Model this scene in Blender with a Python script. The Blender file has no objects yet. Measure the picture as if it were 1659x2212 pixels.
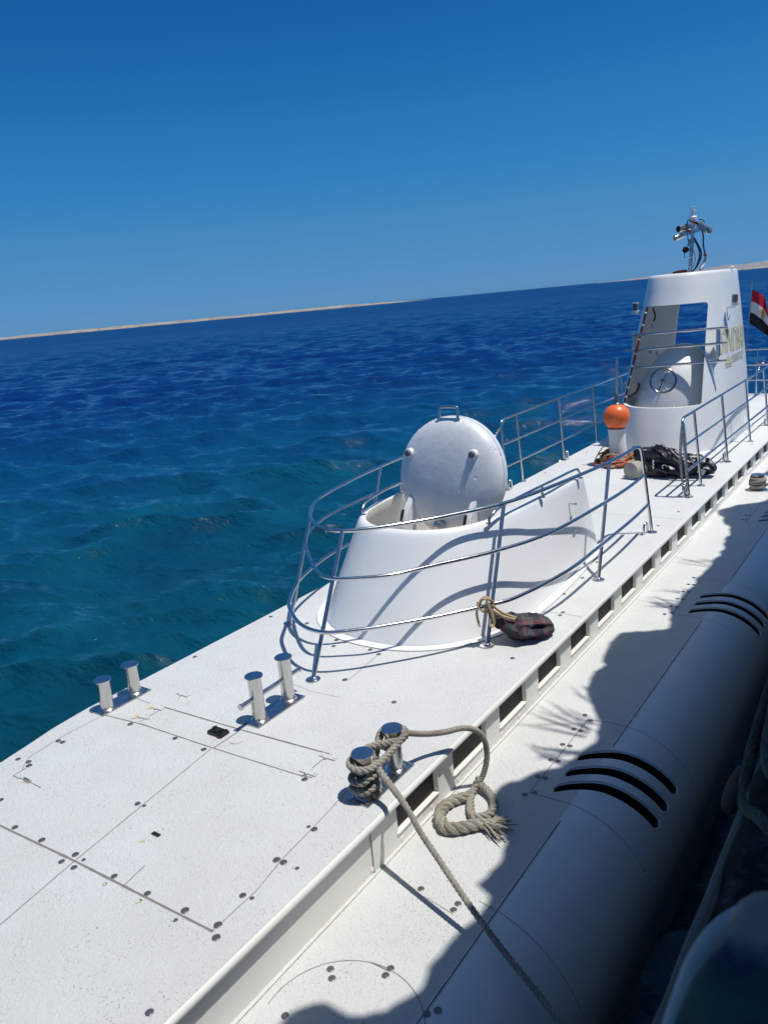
import bpy, bmesh, math, random
import numpy as np
from mathutils import Vector, Matrix, noise
random.seed(7)
SC = bpy.context.scene
COL = SC.collection
# ------------------------------------------------------------------ camera
CAMPOS = Vector((3.58, 0, 2.6))
cam = bpy.data.cameras.new("camera"); camo = bpy.data.objects.new("camera", cam); COL.objects.link(camo)
rx = Vector((0.815, 0.572, -0.090)); fw = Vector((-0.574, 0.778, -0.256))
CAMR = [(0.81454, 0.07643, -0.57505), (0.57308, -0.26052, 0.77699), (-0.09043, -0.96244, -0.25600)]
fw = Vector((CAMR[0][2], CAMR[1][2], CAMR[2][2])).normalized()
rx = Vector((CAMR[0][0], CAMR[1][0], CAMR[2][0])); rx = (rx - fw * rx.dot(fw)).normalized()
up = rx.cross(fw)
camo.matrix_world = Matrix(((rx.x, up.x, -fw.x, CAMPOS.x), (rx.y, up.y, -fw.y, CAMPOS.y), (rx.z, up.z, -fw.z, CAMPOS.z), (0, 0, 0, 1)))
cam.sensor_width = 36; cam.sensor_fit = 'VERTICAL'; cam.sensor_height = 36; cam.lens = 1700 / 2212 * 36
cam.clip_start = 0.05; cam.clip_end = 60000
cam.dof.use_dof = True; cam.dof.focus_distance = 6.0; cam.dof.aperture_fstop = 3.5
SC.camera = camo
# ------------------------------------------------------------------ light
SUND = Vector((0.31, 0.12, 1.0)).normalized()
w = bpy.data.worlds.new("World"); SC.world = w; w.use_nodes = True
nt = w.node_tree; nt.nodes.clear()
sky = nt.nodes.new('ShaderNodeTexSky'); sky.sky_type = 'NISHITA'; sky.sun_disc = False
sky.sun_elevation = math.asin(SUND.z); sky.sun_rotation = math.atan2(0.31, 0.12)
sky.air_density = 1.0; sky.dust_density = 0.3; sky.ozone_density = 3.0; sky.altitude = 0
hs = nt.nodes.new('ShaderNodeHueSaturation'); hs.inputs['Saturation'].default_value = 1.1
tc = nt.nodes.new('ShaderNodeTexCoord'); sz = nt.nodes.new('ShaderNodeSeparateXYZ'); nt.links.new(tc.outputs['Generated'], sz.inputs[0])
tint = nt.nodes.new('ShaderNodeValToRGB'); te = tint.color_ramp.elements   # colour of the air by height above the horizon
TS_ = [(0, (.22, .60, 1.5)), (.022, (.20, .52, 1.27)), (.058, (.20, .51, 1.01)), (.10, (.195, .57, .97)), (.146, (.16, .60, .98)), (.206, (.14, .63, 1.0)), (.264, (.105, .58, .98)), (.32, (.09, .54, .97)), (.50, (.36, .72, 1.0)), (1, (.85, .95, 1.02))]
while len(te) < len(TS_): te.new(.5)
for i, (p_, c_) in enumerate(TS_): te[i].position = p_; te[i].color = (*[q / 1.5 for q in c_], 1)
nt.links.new(sz.outputs[2], tint.inputs[0])
vm = nt.nodes.new('ShaderNodeVectorMath'); vm.operation = 'MULTIPLY'; vm2 = nt.nodes.new('ShaderNodeVectorMath'); vm2.operation = 'SCALE'; vm2.inputs['Scale'].default_value = 1.5
bg = nt.nodes.new('ShaderNodeBackground'); bg.inputs[1].default_value = 0.085
wo = nt.nodes.new('ShaderNodeOutputWorld')
nt.links.new(sky.outputs[0], hs.inputs['Color']); nt.links.new(hs.outputs[0], vm.inputs[0]); nt.links.new(tint.outputs[0], vm.inputs[1]); nt.links.new(vm.outputs[0], vm2.inputs[0]); nt.links.new(vm2.outputs[0], bg.inputs[0]); nt.links.new(bg.outputs[0], wo.inputs[0])
sl = bpy.data.lights.new("sun", 'SUN'); sl.energy = 4.3; sl.angle = math.radians(0.53); sl.color = (1, 0.96, 0.9)
so = bpy.data.objects.new("sun", sl); COL.objects.link(so); so.rotation_euler = SUND.to_track_quat('Z', 'Y').to_euler()
so.location = (6, 2, 20)
SC.view_settings.view_transform = 'Standard'; SC.view_settings.look = 'None'
SC.view_settings.exposure = 0; SC.view_settings.gamma = 1
SC.cycles.max_bounces = 8

# ------------------------------------------------------------------ materials
def mat(name, color=(.8, .8, .8), rough=.5, metal=0, **k):
    m = bpy.data.materials.new(name); m.use_nodes = True
    p = m.node_tree.nodes['Principled BSDF']
    p.inputs['Base Color'].default_value = (*color, 1); p.inputs['Roughness'].default_value = rough
    p.inputs['Metallic'].default_value = metal
    for a, b in k.items(): p.inputs[a.replace('_', ' ')].default_value = b
    return m
def nd(m, t, **k):
    n = m.node_tree.nodes.new(t)
    for a, b in k.items():
        if hasattr(n, a): setattr(n, a, b)
        else: n.inputs[a].default_value = b
    return n
def lk(m, a, b): m.node_tree.links.new(a, b)
def P(m): return m.node_tree.nodes['Principled BSDF']
def coords(m, scale=1, out='Object'):
    c = nd(m, 'ShaderNodeTexCoord'); mp = nd(m, 'ShaderNodeMapping')
    mp.inputs['Scale'].default_value = (scale, scale, scale) if not isinstance(scale, tuple) else scale
    lk(m, c.outputs[out], mp.inputs[0]); return mp.outputs[0]
def ramp(m, fac, stops):
    r = nd(m, 'ShaderNodeValToRGB'); e = r.color_ramp.elements
    while len(e) < len(stops): e.new(.5)
    for i, (p, c) in enumerate(stops):
        e[i].position = p; e[i].color = (*c, 1) if not isinstance(c, (int, float)) else (c, c, c, 1)
    lk(m, fac, r.inputs[0]); return r.outputs[0]
def noi(m, vec, scale, detail=3, rough=.5):
    n = nd(m, 'ShaderNodeTexNoise'); n.inputs['Scale'].default_value = scale; n.inputs['Detail'].default_value = detail
    n.inputs['Roughness'].default_value = rough; lk(m, vec, n.inputs['Vector']); return n.outputs[0]
def mixc(m, f, a, b, blend='MIX'):
    n = nd(m, 'ShaderNodeMix'); n.data_type = 'RGBA'; n.blend_type = blend
    for s, v in ((n.inputs[0], f), (n.inputs[6], a), (n.inputs[7], b)):
        if isinstance(v, (int, float)): s.default_value = v
        elif isinstance(v, tuple): s.default_value = (*v, 1)
        else: lk(m, v, s)
    return n.outputs[2]
def bump(m, h, strength, dist, prev=None):
    b = nd(m, 'ShaderNodeBump'); b.inputs['Strength'].default_value = strength; b.inputs['Distance'].default_value = dist
    lk(m, h, b.inputs['Height'])
    if prev is not None: lk(m, prev, b.inputs['Normal'])
    lk(m, b.outputs[0], P(m).inputs['Normal']); return b.outputs[0]
def math_(m, op, a, b=0., c=0.):
    n = nd(m, 'ShaderNodeMath'); n.operation = op
    for s, v in zip(n.inputs, (a, b, c)):
        if isinstance(v, (int, float)): s.default_value = v
        else: lk(m, v, s)
    return n.outputs[0]

def nonskid(name, base, dirt):
    m = mat(name, base, .62)
    v = coords(m)
    big = noi(m, v, 1.6, 5, .6); mid = noi(m, v, 9, 4, .6)
    f1 = ramp(m, big, [(.38, 0.), (.72, 1.)])
    c = mixc(m, f1, base, tuple(x * y for x, y in zip(base, (.93, .92, .89))))
    f2 = ramp(m, mid, [(.5, 0.), (.8, 1.)]); c = mixc(m, f2, c, tuple(x * .95 for x in base))
    # pits where the grit has come off
    vo = nd(m, 'ShaderNodeTexVoronoi'); vo.inputs['Scale'].default_value = 75; vo.inputs['Randomness'].default_value = 1
    lk(m, v, vo.inputs['Vector'])
    wn = noi(m, v, 5, 2); gate = ramp(m, wn, [(.36, .05), (.62, .24)])
    pit = math_(m, 'LESS_THAN', vo.outputs['Distance'], gate)
    n2 = noi(m, v, 48, 2); sel = math_(m, 'GREATER_THAN', n2, .47); pit = math_(m, 'MULTIPLY', pit, sel)
    c = mixc(m, math_(m, 'MULTIPLY', pit, dirt), c, (.22, .21, .19))
    # a few rust-brown spots
    rn = noi(m, v, 3.1, 6, .75); rf = ramp(m, rn, [(.68, 0.), (.78, .45)])
    c = mixc(m, rf, c, (.62, .55, .42))
    lk(m, c, P(m).inputs['Base Color'])
    g = noi(m, v, 95, 5, .75); b1 = bump(m, g, 1.0, .011)
    g2 = noi(m, v, 45, 3, .6); bump(m, g2, .5, .010, b1)
    return m
M = {}
M['deck'] = nonskid('white_nonskid', (.71, .73, .72), .7)
M['deck_low'] = nonskid('cream_nonskid', (.73, .745, .73), .7)
def gloss(name, base, r=.28, stain=.5):
    m = mat(name, base, r, Coat_Weight=.15)
    v = coords(m); a = noi(m, v, 1.8, 5, .65); f = ramp(m, a, [(.4, 0.), (.8, stain)])
    c = mixc(m, f, base, tuple(x * y for x, y in zip(base, (.9, .88, .83))))
    b = noi(m, v, 26, 5, .7); f = ramp(m, b, [(.66, 0.), (.74, stain * .5)]); c = mixc(m, f, c, (.6, .57, .5))
    lk(m, c, P(m).inputs['Base Color'])
    bump(m, noi(m, v, 14, 3, .5), .12, .004)
    rr = ramp(m, a, [(.3, r * .8), (.8, r * 1.6)]); lk(m, rr, P(m).inputs['Roughness'])
    return m
M['gel'] = gloss('white_gelcoat', (.80, .81, .81))
M['gelcream'] = gloss('cream_gelcoat', (.80, .80, .765), .4)
M['tank'] = gloss('white_tank_paint', (.80, .81, .80), .38, .8)
m = mat('well_paint', (.72, .69, .6), .6); v = coords(m); f = noi(m, v, 6, 5, .7)
lk(m, ramp(m, f, [(.35, (.74, .71, .63)), (.7, (.66, .62, .52))]), P(m).inputs['Base Color']); M['well'] = m
# dented steel hatch
m = mat('hatch_paint', (.72, .74, .76), .33, Coat_Weight=.2); v = coords(m)
f = noi(m, v, 5, 6, .7); c = ramp(m, f, [(.35, (.76, .77, .78)), (.7, (.66, .68, .70))])
f = noi(m, v, 30, 5, .7); c = mixc(m, ramp(m, f, [(.66, 0.), (.72, .7)]), c, (.4, .39, .36)); lk(m, c, P(m).inputs['Base Color'])
b1 = bump(m, noi(m, v, 9, 3, .5), .35, .012)
vo = nd(m, 'ShaderNodeTexVoronoi'); vo.inputs['Scale'].default_value = 9; lk(m, v, vo.inputs['Vector'])
dd = ramp(m, vo.outputs['Distance'], [(.0, 0.), (.16, 1.)]); g = math_(m, 'GREATER_THAN', noi(m, v, 2.6, 2), .54)
dd = mixc(m, g, (1., 1., 1.), dd); b2 = bump(m, dd, .8, .006, b1); bump(m, noi(m, v, 70, 3), .25, .003, b2)
M['hatch'] = m
def steel(name, base, r):
    m = mat(name, base, r, 1.0); v = coords(m)
    f = noi(m, v, 18, 4, .6); lk(m, ramp(m, f, [(.35, r * .85), (.75, r * 1.25)]), P(m).inputs['Roughness'])
    return m
M['steel'] = steel('polished_steel', (.60, .60, .60), .23)
M['dsteel'] = steel('dark_steel', (.30, .30, .31), .2)
M['bollard'] = steel('brushed_steel', (.60, .585, .56), .27)
M['screw'] = mat('screw_metal', (.17, .17, .17), .45, .7)
M['seam'] = mat('seam_caulk', (.19, .185, .17), .8)
M['seamwhite'] = mat('seam_line', (.48, .48, .47), .7)
M['rust'] = mat('rust_stain', (.60, .50, .32), .9)
M['black'] = mat('black_rubber', (.012, .012, .013), .5)
M['slot_shade'] = mat('slot_shade_black', (.004, .004, .005), .9)  # near-black colour standing for the shade inside the tank slots
m = mat('vent_mesh', (.04, .036, .034), .7); v = coords(m, (1, 1, 1))
br = nd(m, 'ShaderNodeTexBrick'); br.offset = .5
mp = nd(m, 'ShaderNodeMapping'); mp.inputs['Rotation'].default_value = (0, 0, 0)
sx = nd(m, 'ShaderNodeSeparateXYZ'); cx_ = nd(m, 'ShaderNodeCombineXYZ'); lk(m, v, sx.inputs[0])
lk(m, sx.outputs[1], cx_.inputs[0]); lk(m, sx.outputs[2], cx_.inputs[1]); lk(m, cx_.outputs[0], br.inputs['Vector'])
br.inputs['Scale'].default_value = 36; br.inputs['Mortar Size'].default_value = .035; br.inputs['Color1'].default_value = (.006, .006, .006, 1)
br.inputs['Color2'].default_value = (.01, .009, .009, 1); br.inputs['Mortar'].default_value = (.085, .072, .066, 1)
lk(m, br.outputs[0], P(m).inputs['Base Color']); bump(m, br.outputs[1], .6, .004); M['mesh'] = m
def ropem(name, a, b):
    m = mat(name, a, .9); v = coords(m); f = noi(m, v, 60, 5, .7)
    c = ramp(m, f, [(.3, b), (.65, a)]); g = noi(m, v, 6, 2)
    c = mixc(m, ramp(m, g, [(.45, 0.), (.7, .45)]), c, tuple(x * .6 for x in b)); lk(m, c, P(m).inputs['Base Color'])
    bump(m, noi(m, v, 220, 3, .7), .8, .003); return m
M['rope'] = ropem('grey_rope', (.39, .36, .30), (.22, .205, .17))
M['rope2'] = ropem('tan_rope', (.58, .46, .28), (.38, .28, .16))
M['roped'] = ropem('green_rope', (.12, .13, .11), (.06, .065, .055))
M['ropeo'] = ropem('orange_rope', (.55, .14, .06), (.38, .11, .06))
M['chain'] = mat('chain_steel', (.4, .4, .4), .3, 1)
m = mat('orange_plastic', (.9, .17, .03), .35, Subsurface_Weight=.2, Subsurface_Radius=(.1, .03, .01)); v = coords(m)
f = noi(m, v, 7, 4, .6); c = ramp(m, f, [(.3, (.92, .12, .015)), (.7, (.80, .20, .06))]); lk(m, c, P(m).inputs['Base Color']); M['orange'] = m
m = mat('white_pipe', (.74, .73, .71), .5); v = coords(m); f = noi(m, v, 22, 5, .7)
lk(m, ramp(m, f, [(.6, (.76, .75, .73)), (.72, (.45, .36, .28))]), P(m).inputs['Base Color']); M['pipe'] = m
m = mat('black_vinyl', (.012, .012, .02), .38); bump(m, noi(m, coords(m), 9, 3, .5), .35, .03); M['vinyl'] = m
M['foam'] = ropem('grey_foam', (.42, .40, .34), (.34, .32, .27))
M['gold'] = mat('pale_gold_vinyl', (.60, .56, .35), .5)
M['grayvinyl'] = mat('grey_vinyl', (.50, .50, .42), .5)
M['red'] = mat('red_sleeve', (.35, .02, .015), .4)
M['darkred'] = mat('dark_red_sleeve', (.12, .01, .012), .4)
M['redlens'] = mat('red_lens', (.25, .02, .02), .2)
M['white'] = mat('white_plastic', (.78, .78, .76), .4)
M['brownlens'] = mat('brown_core', (.16, .06, .04), .4)
m = mat('clear_lens', (.9, .92, .92), .08, Transmission_Weight=.88, IOR=1.12); M['clear'] = m
m = mat('flag_cloth', (1, 1, 1), .8)
uv = coords(m, 1, 'UV'); s = nd(m, 'ShaderNodeSeparateXYZ'); lk(m, uv, s.inputs[0])
r = nd(m, 'ShaderNodeValToRGB'); r.color_ramp.interpolation = 'CONSTANT'; e = r.color_ramp.elements; e.new(.5)
for i, (p, c) in enumerate([(0, (.012, .012, .02)), (.34, (.72, .73, .76)), (.665, (.48, .01, .025))]): e[i].position = p; e[i].color = (*c, 1)
lk(m, s.outputs[1], r.inputs[0]); lk(m, r.outputs[0], P(m).inputs['Base Color']); M['flag'] = m
M['eagle'] = mat('gold_print', (.55, .36, .05), .6)
m = mat('plaid_cloth', (.1, .1, .12), .85); uv = coords(m, 1, 'UV'); s = nd(m, 'ShaderNodeSeparateXYZ'); lk(m, uv, s.inputs[0])
def stripes(m, x, freq, stops):
    t = math_(m, 'FRACT', math_(m, 'MULTIPLY', x, freq)); r = nd(m, 'ShaderNodeValToRGB'); r.color_ramp.interpolation = 'CONSTANT'
    e = r.color_ramp.elements
    while len(e) < len(stops): e.new(.5)
    for i, (p, c) in enumerate(stops): e[i].position = p; e[i].color = (*c, 1)
    lk(m, t, r.inputs[0]); return r.outputs[0]
na, gr, rd, pk = (.012, .014, .028), (.035, .085, .08), (.11, .03, .035), (.26, .14, .14)
st = [(0, na), (.36, rd), (.42, pk), (.44, rd), (.5, pk), (.52, rd), (.58, gr), (.82, rd), (.87, pk), (.89, rd), (.95, na)]
c = mixc(m, .45, stripes(m, s.outputs[0], 3.2, st), stripes(m, s.outputs[1], 2, st)); lk(m, c, P(m).inputs['Base Color'])
bump(m, noi(m, coords(m), 300, 2), .3, .002); M['plaid'] = m
m = mat('hull_dark', (.012, .014, .02), .35); v = coords(m)
lk(m, ramp(m, noi(m, v, 3, 5, .7), [(.4, (.010, .012, .018)), (.75, (.03, .028, .028))]), P(m).inputs['Base Color']); M['hulld'] = m
m = mat('worn_carpet', (.06, .07, .06), .95); v = coords(m); f = noi(m, v, 7, 6, .75)
lk(m, ramp(m, f, [(.36, (.006, .008, .010)), (.55, (.02, .024, .024)), (.70, (.09, .095, .10))]), P(m).inputs['Base Color'])
b1 = bump(m, noi(m, v, 9, 5, .7), .9, .03); bump(m, noi(m, v, 160, 3), .7, .004, b1); M['carpet'] = m
m = mat('teal_print_cloth', (.03, .1, .12), .95); v = coords(m); sz_ = nd(m, 'ShaderNodeSeparateXYZ'); lk(m, v, sz_.inputs[0]); f = math_(m, 'ADD', math_(m, 'MULTIPLY', noi(m, v, 6, 4, .6), .4), math_(m, 'MULTIPLY_ADD', math_(m, 'ADD', sz_.outputs[2], sz_.outputs[1]), 1.3, .04))
c = ramp(m, f, [(.30, (.10, .075, .07)), (.42, (.06, .045, .05)), (.50, (.010, .05, .055)), (.62, (.02, .075, .07)), (.70, (.03, .04, .07)), (.78, (.22, .22, .20))]); lk(m, c, P(m).inputs['Base Color']); M['teal'] = m
M['edge_highlight'] = mat('rail_edge_highlight', (.16, .15, .13), .9)  # pale colour for the highlight put along the rail edge
M['fender'] = mat('fender_rubber', (.085, .07, .062), .9)
M['piping'] = mat('grey_piping', (.36, .39, .39), .9)
m = mat('shade_sheet_canvas', (.5, .48, .42), .9); M['shade_sheet'] = m; P(m).inputs['Base Color'].default_value = (.7, .69, .66, 1)  # sheet added out of view; pale so its underside bounces light
# sand
m = mat('desert_sand', (.5, .42, .32), .95); v = coords(m); f = noi(m, v, .012, 8, .7)
c = ramp(m, f, [(.35, (.24, .20, .15)), (.6, (.36, .315, .245))]); g = noi(m, v, .03, 8, .8)
c = mixc(m, ramp(m, g, [(.54, 0.), (.6, .8)]), c, (.10, .09, .07)); lk(m, c, P(m).inputs['Base Color']); M['sand'] = m
m = mat('rocky_hills', (.22, .2, .2), 1); v = coords(m); f = noi(m, v, .003, 8, .7)
lk(m, ramp(m, f, [(.4, (.20, .20, .225)), (.65, (.26, .25, .26))]), P(m).inputs['Base Color']); M['hill'] = m
# sea
m = mat('sea_water', (.01, .1, .2), .06, IOR=1.33); v = coords(m)
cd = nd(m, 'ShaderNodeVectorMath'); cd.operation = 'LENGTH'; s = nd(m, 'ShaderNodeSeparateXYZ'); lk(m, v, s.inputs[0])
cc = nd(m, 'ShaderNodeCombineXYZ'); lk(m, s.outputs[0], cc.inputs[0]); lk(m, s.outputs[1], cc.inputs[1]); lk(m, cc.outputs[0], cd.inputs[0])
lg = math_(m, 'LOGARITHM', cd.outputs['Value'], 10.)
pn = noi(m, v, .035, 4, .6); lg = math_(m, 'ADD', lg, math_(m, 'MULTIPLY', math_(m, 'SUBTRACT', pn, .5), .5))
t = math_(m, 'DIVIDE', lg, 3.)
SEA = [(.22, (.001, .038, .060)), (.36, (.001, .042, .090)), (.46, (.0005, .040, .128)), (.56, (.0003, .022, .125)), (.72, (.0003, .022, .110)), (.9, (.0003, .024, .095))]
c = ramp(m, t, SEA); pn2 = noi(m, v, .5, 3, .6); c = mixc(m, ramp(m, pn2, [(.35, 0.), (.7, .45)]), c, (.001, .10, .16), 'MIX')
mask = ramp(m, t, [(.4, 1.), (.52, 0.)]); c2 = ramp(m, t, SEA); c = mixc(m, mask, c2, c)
lk(m, c, P(m).inputs['Base Color'])
v2 = coords(m, (1, 1, 1)); v3 = nd(m, 'ShaderNodeMapping'); v3.inputs['Rotation'].default_value = (0, 0, math.radians(-36)); v3.inputs['Scale'].default_value = (.55, 1.5, 1); lk(m, v2, v3.inputs[0]); b1 = bump(m, noi(m, v3.outputs[0], 3.6, 8, .62), .42, .12); M['sea'] = m; bump(m, noi(m, v3.outputs[0], .22, 7, .62), .45, 1.6, b1)
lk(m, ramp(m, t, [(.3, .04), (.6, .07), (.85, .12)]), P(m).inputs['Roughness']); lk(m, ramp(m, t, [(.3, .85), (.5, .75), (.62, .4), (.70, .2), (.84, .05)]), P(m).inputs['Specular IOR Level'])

# far off, the unresolved wave slopes send less sky to the eye: blend towards the water's own colour
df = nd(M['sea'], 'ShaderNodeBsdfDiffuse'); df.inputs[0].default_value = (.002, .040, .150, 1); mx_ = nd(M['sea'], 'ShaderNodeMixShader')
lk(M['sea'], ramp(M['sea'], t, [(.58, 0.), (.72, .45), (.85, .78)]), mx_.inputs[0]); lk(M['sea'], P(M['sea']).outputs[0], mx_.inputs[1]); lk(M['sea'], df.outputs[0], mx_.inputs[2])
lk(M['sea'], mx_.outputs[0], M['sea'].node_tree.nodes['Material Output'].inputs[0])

# ------------------------------------------------------------------ mesh helpers
ORG = {}
class MB:
    def __init__(s): s.v = []; s.f = []; s.m = []; s.uv = None
    def add(s, vs, fs, mi=0):
        o = len(s.v); s.v += [tuple(x) for x in vs]; s.f += [tuple(i + o for i in f) for f in fs]; s.m += [mi] * len(fs); return s
    def box(s, c, d, R=None, mi=0):
        R = R or Matrix.Identity(3); c = Vector(c)
        vs = [c + R @ Vector((a * d[0] / 2, b * d[1] / 2, e * d[2] / 2)) for a in (-1, 1) for b in (-1, 1) for e in (-1, 1)]
        return s.add(vs, [(0, 1, 3, 2), (4, 6, 7, 5), (0, 4, 5, 1), (2, 3, 7, 6), (0, 2, 6, 4), (1, 5, 7, 3)], mi)
    def tube(s, pts, r, n=10, closed=False, mi=0, cap=True):
        pts = [Vector(p) for p in pts]; N = len(pts); rings = []
        T = []
        for i in range(N):
            a = pts[(i - 1) % N] if closed or i > 0 else pts[i]; b = pts[(i + 1) % N] if closed or i < N - 1 else pts[i]
            t = (b - a); T.append(t.normalized() if t.length > 1e-9 else Vector((0, 0, 1)))
        u = T[0].orthogonal().normalized(); us = [u]
        for i in range(1, N):
            u = us[-1] - T[i] * us[-1].dot(T[i]); us.append(u.normalized() if u.length > 1e-6 else T[i].orthogonal().normalized())
        vs = []
        for i in range(N):
            ri = r[i] if isinstance(r, (list, tuple)) else r; b = T[i].cross(us[i])
            for k in range(n):
                a = 2 * math.pi * k / n; vs.append(pts[i] + (us[i] * math.cos(a) + b * math.sin(a)) * ri)
        fs = []
        for i in range(N if closed else N - 1):
            j = (i + 1) % N
            for k in range(n): l = (k + 1) % n; fs.append((i * n + k, i * n + l, j * n + l, j * n + k))
        if cap and not closed: fs.append(tuple(range(n - 1, -1, -1))); fs.append(tuple((N - 1) * n + k for k in range(n)))
        return s.add(vs, fs, mi)
    def cyl(s, a, b, r, n=20, mi=0): return s.tube([a, b], r, n, mi=mi)
    def lathe(s, prof, o=(0, 0, 0), R=None, n=32, mi=0, capend=True):
        R = R or Matrix.Identity(3); o = Vector(o); vs = []; fs = []
        for (r, z) in prof:
            for k in range(n): a = 2 * math.pi * k / n; vs.append(o + R @ Vector((r * math.cos(a), r * math.sin(a), z)))
        for i in range(len(prof) - 1):
            for k in range(n): l = (k + 1) % n; fs.append((i * n + k, i * n + l, (i + 1) * n + l, (i + 1) * n + k))
        if capend: fs.append(tuple(range(n - 1, -1, -1))); fs.append(tuple((len(prof) - 1) * n + k for k in range(n)))
        return s.add(vs, fs, mi)
    def prism(s, poly, h0, h1, f=lambda a, b, h: (a, b, h), mi=0):
        n = len(poly); vs = [f(a, b, h0) for a, b in poly] + [f(a, b, h1) for a, b in poly]
        return s.add(vs, [tuple(range(n - 1, -1, -1)), tuple(range(n, 2 * n))] + [(i, (i + 1) % n, (i + 1) % n + n, i + n) for i in range(n)], mi)
    def grid(s, rows, mi=0, closed=False):
        n = len(rows[0]); vs = [p for r in rows for p in r]; fs = []
        for i in range(len(rows) - 1):
            for k in range(n if closed else n - 1): l = (k + 1) % n; fs.append((i * n + k, i * n + l, (i + 1) * n + l, (i + 1) * n + k))
        return s.add(vs, fs, mi)
    def build(s, name, mats, parent=None, smooth=40, bevel=0, weld=False):
        W = Vector((0, 0, 0))
        if parent is not None: W = ORG[parent.name]
        me = bpy.data.meshes.new(name); me.from_pydata([tuple(Vector(p) - W) for p in s.v], [], s.f)
        if not isinstance(mats, (list, tuple)): mats = [mats]
        for m_ in mats: me.materials.append(m_)
        me.polygons.foreach_set('material_index', s.m)
        bm = bmesh.new(); bm.from_mesh(me)
        if weld: bmesh.ops.remove_doubles(bm, verts=bm.verts, dist=1e-5)
        bmesh.ops.recalc_face_normals(bm, faces=bm.faces)
        if bevel: bmesh.ops.bevel(bm, geom=[e for e in bm.edges if len(e.link_faces) == 2 and e.calc_face_angle(0) > .6], offset=bevel, segments=2, affect='EDGES', clamp_overlap=True)
        bm.to_mesh(me); bm.free()
        if smooth:
            me.shade_smooth(); me.set_sharp_from_angle(angle=math.radians(smooth))
        o = bpy.data.objects.new(name, me); COL.objects.link(o)
        if parent is not None: o.parent = parent
        ORG[o.name] = W; return o
def tag(o, label=None, cat=None, group=None, kind=None):
    for k, v_ in (('label', label), ('category', cat), ('group', group), ('kind', kind)):
        if v_: o[k] = v_
    return o
def empty(name, loc, label, cat, group=None):
    o = bpy.data.objects.new(name, None); COL.objects.link(o); o.location = loc; o.empty_display_size = .2
    ORG[o.name] = Vector(loc); return tag(o, label, cat, group)
def cr(pts, n=8, closed=False):
    pts = [Vector(p) for p in pts]; N = len(pts); out = []
    for i in range(N if closed else N - 1):
        g = lambda k: pts[k % N] if closed else pts[max(0, min(N - 1, k))]
        p0, p1, p2, p3 = g(i - 1), g(i), g(i + 1), g(i + 2)
        for j in range(n):
            t = j / n; out.append(.5 * ((2 * p1) + (p2 - p0) * t + (2 * p0 - 5 * p1 + 4 * p2 - p3) * t * t + (3 * p1 - p0 - 3 * p2 + p3) * t ** 3))
    if not closed: out.append(pts[-1])
    return out
def resample(pts, step):
    out = [pts[0]]; acc = 0
    for a, b in zip(pts, pts[1:]):
        L = (b - a).length
        if L < 1e-9: continue
        d = step - acc
        while d <= L: out.append(a + (b - a) * d / L); d += step
        acc = L - (d - step)
    out.append(pts[-1]); return out
def twist(mb, path, r, pitch, strands=3, n=7, fuzz=0, rs=None):
    path = resample(path, pitch / 9); N = len(path)
    T = [(path[min(N - 1, i + 1)] - path[max(0, i - 1)]).normalized() for i in range(N)]
    u = T[0].orthogonal().normalized(); us = [u]
    for i in range(1, N): u = us[-1] - T[i] * us[-1].dot(T[i]); us.append(u.normalized())
    for k in range(strands):
        ps = []; s_ = 0; rr = []
        for i in range(N):
            if i: s_ += (path[i] - path[i - 1]).length
            a = 2 * math.pi * (s_ / pitch + k / strands); b = T[i].cross(us[i]); sc = rs(i / N) if rs else 1
            ps.append(path[i] + (us[i] * math.cos(a) + b * math.sin(a)) * r * .52 * sc); rr.append(r * .56 * sc)
        mb.tube(ps, rr, n)
    for _ in range(int(fuzz * N)):
        i = random.randrange(N); d = Vector([random.uniform(-1, 1) for _ in range(3)]).normalized()
        p = path[i] + d * r * .7; mb.tube([p, p + d * r * .6 + Vector([random.uniform(-.01, .01) for _ in range(3)])], [.0016, .0006], 3)
    return mb
def boolean(o, cutters, op='DIFFERENCE'):
    for c in cutters:
        md = o.modifiers.new('b', 'BOOLEAN'); md.object = c; md.operation = op; md.solver = 'EXACT'
        if hasattr(md, 'material_mode'): md.material_mode = 'TRANSFER'
    dg = bpy.context.evaluated_depsgraph_get(); dg.update()
    me = bpy.data.meshes.new_from_object(o.evaluated_get(dg)); o.modifiers.clear(); old = o.data; o.data = me
    for c in cutters: bpy.data.objects.remove(c)
    me.shade_smooth(); me.set_sharp_from_angle(angle=math.radians(35)); return o
def rot_to(d):
    return Vector(d).normalized().to_track_quat('Z', 'Y').to_matrix()

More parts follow.
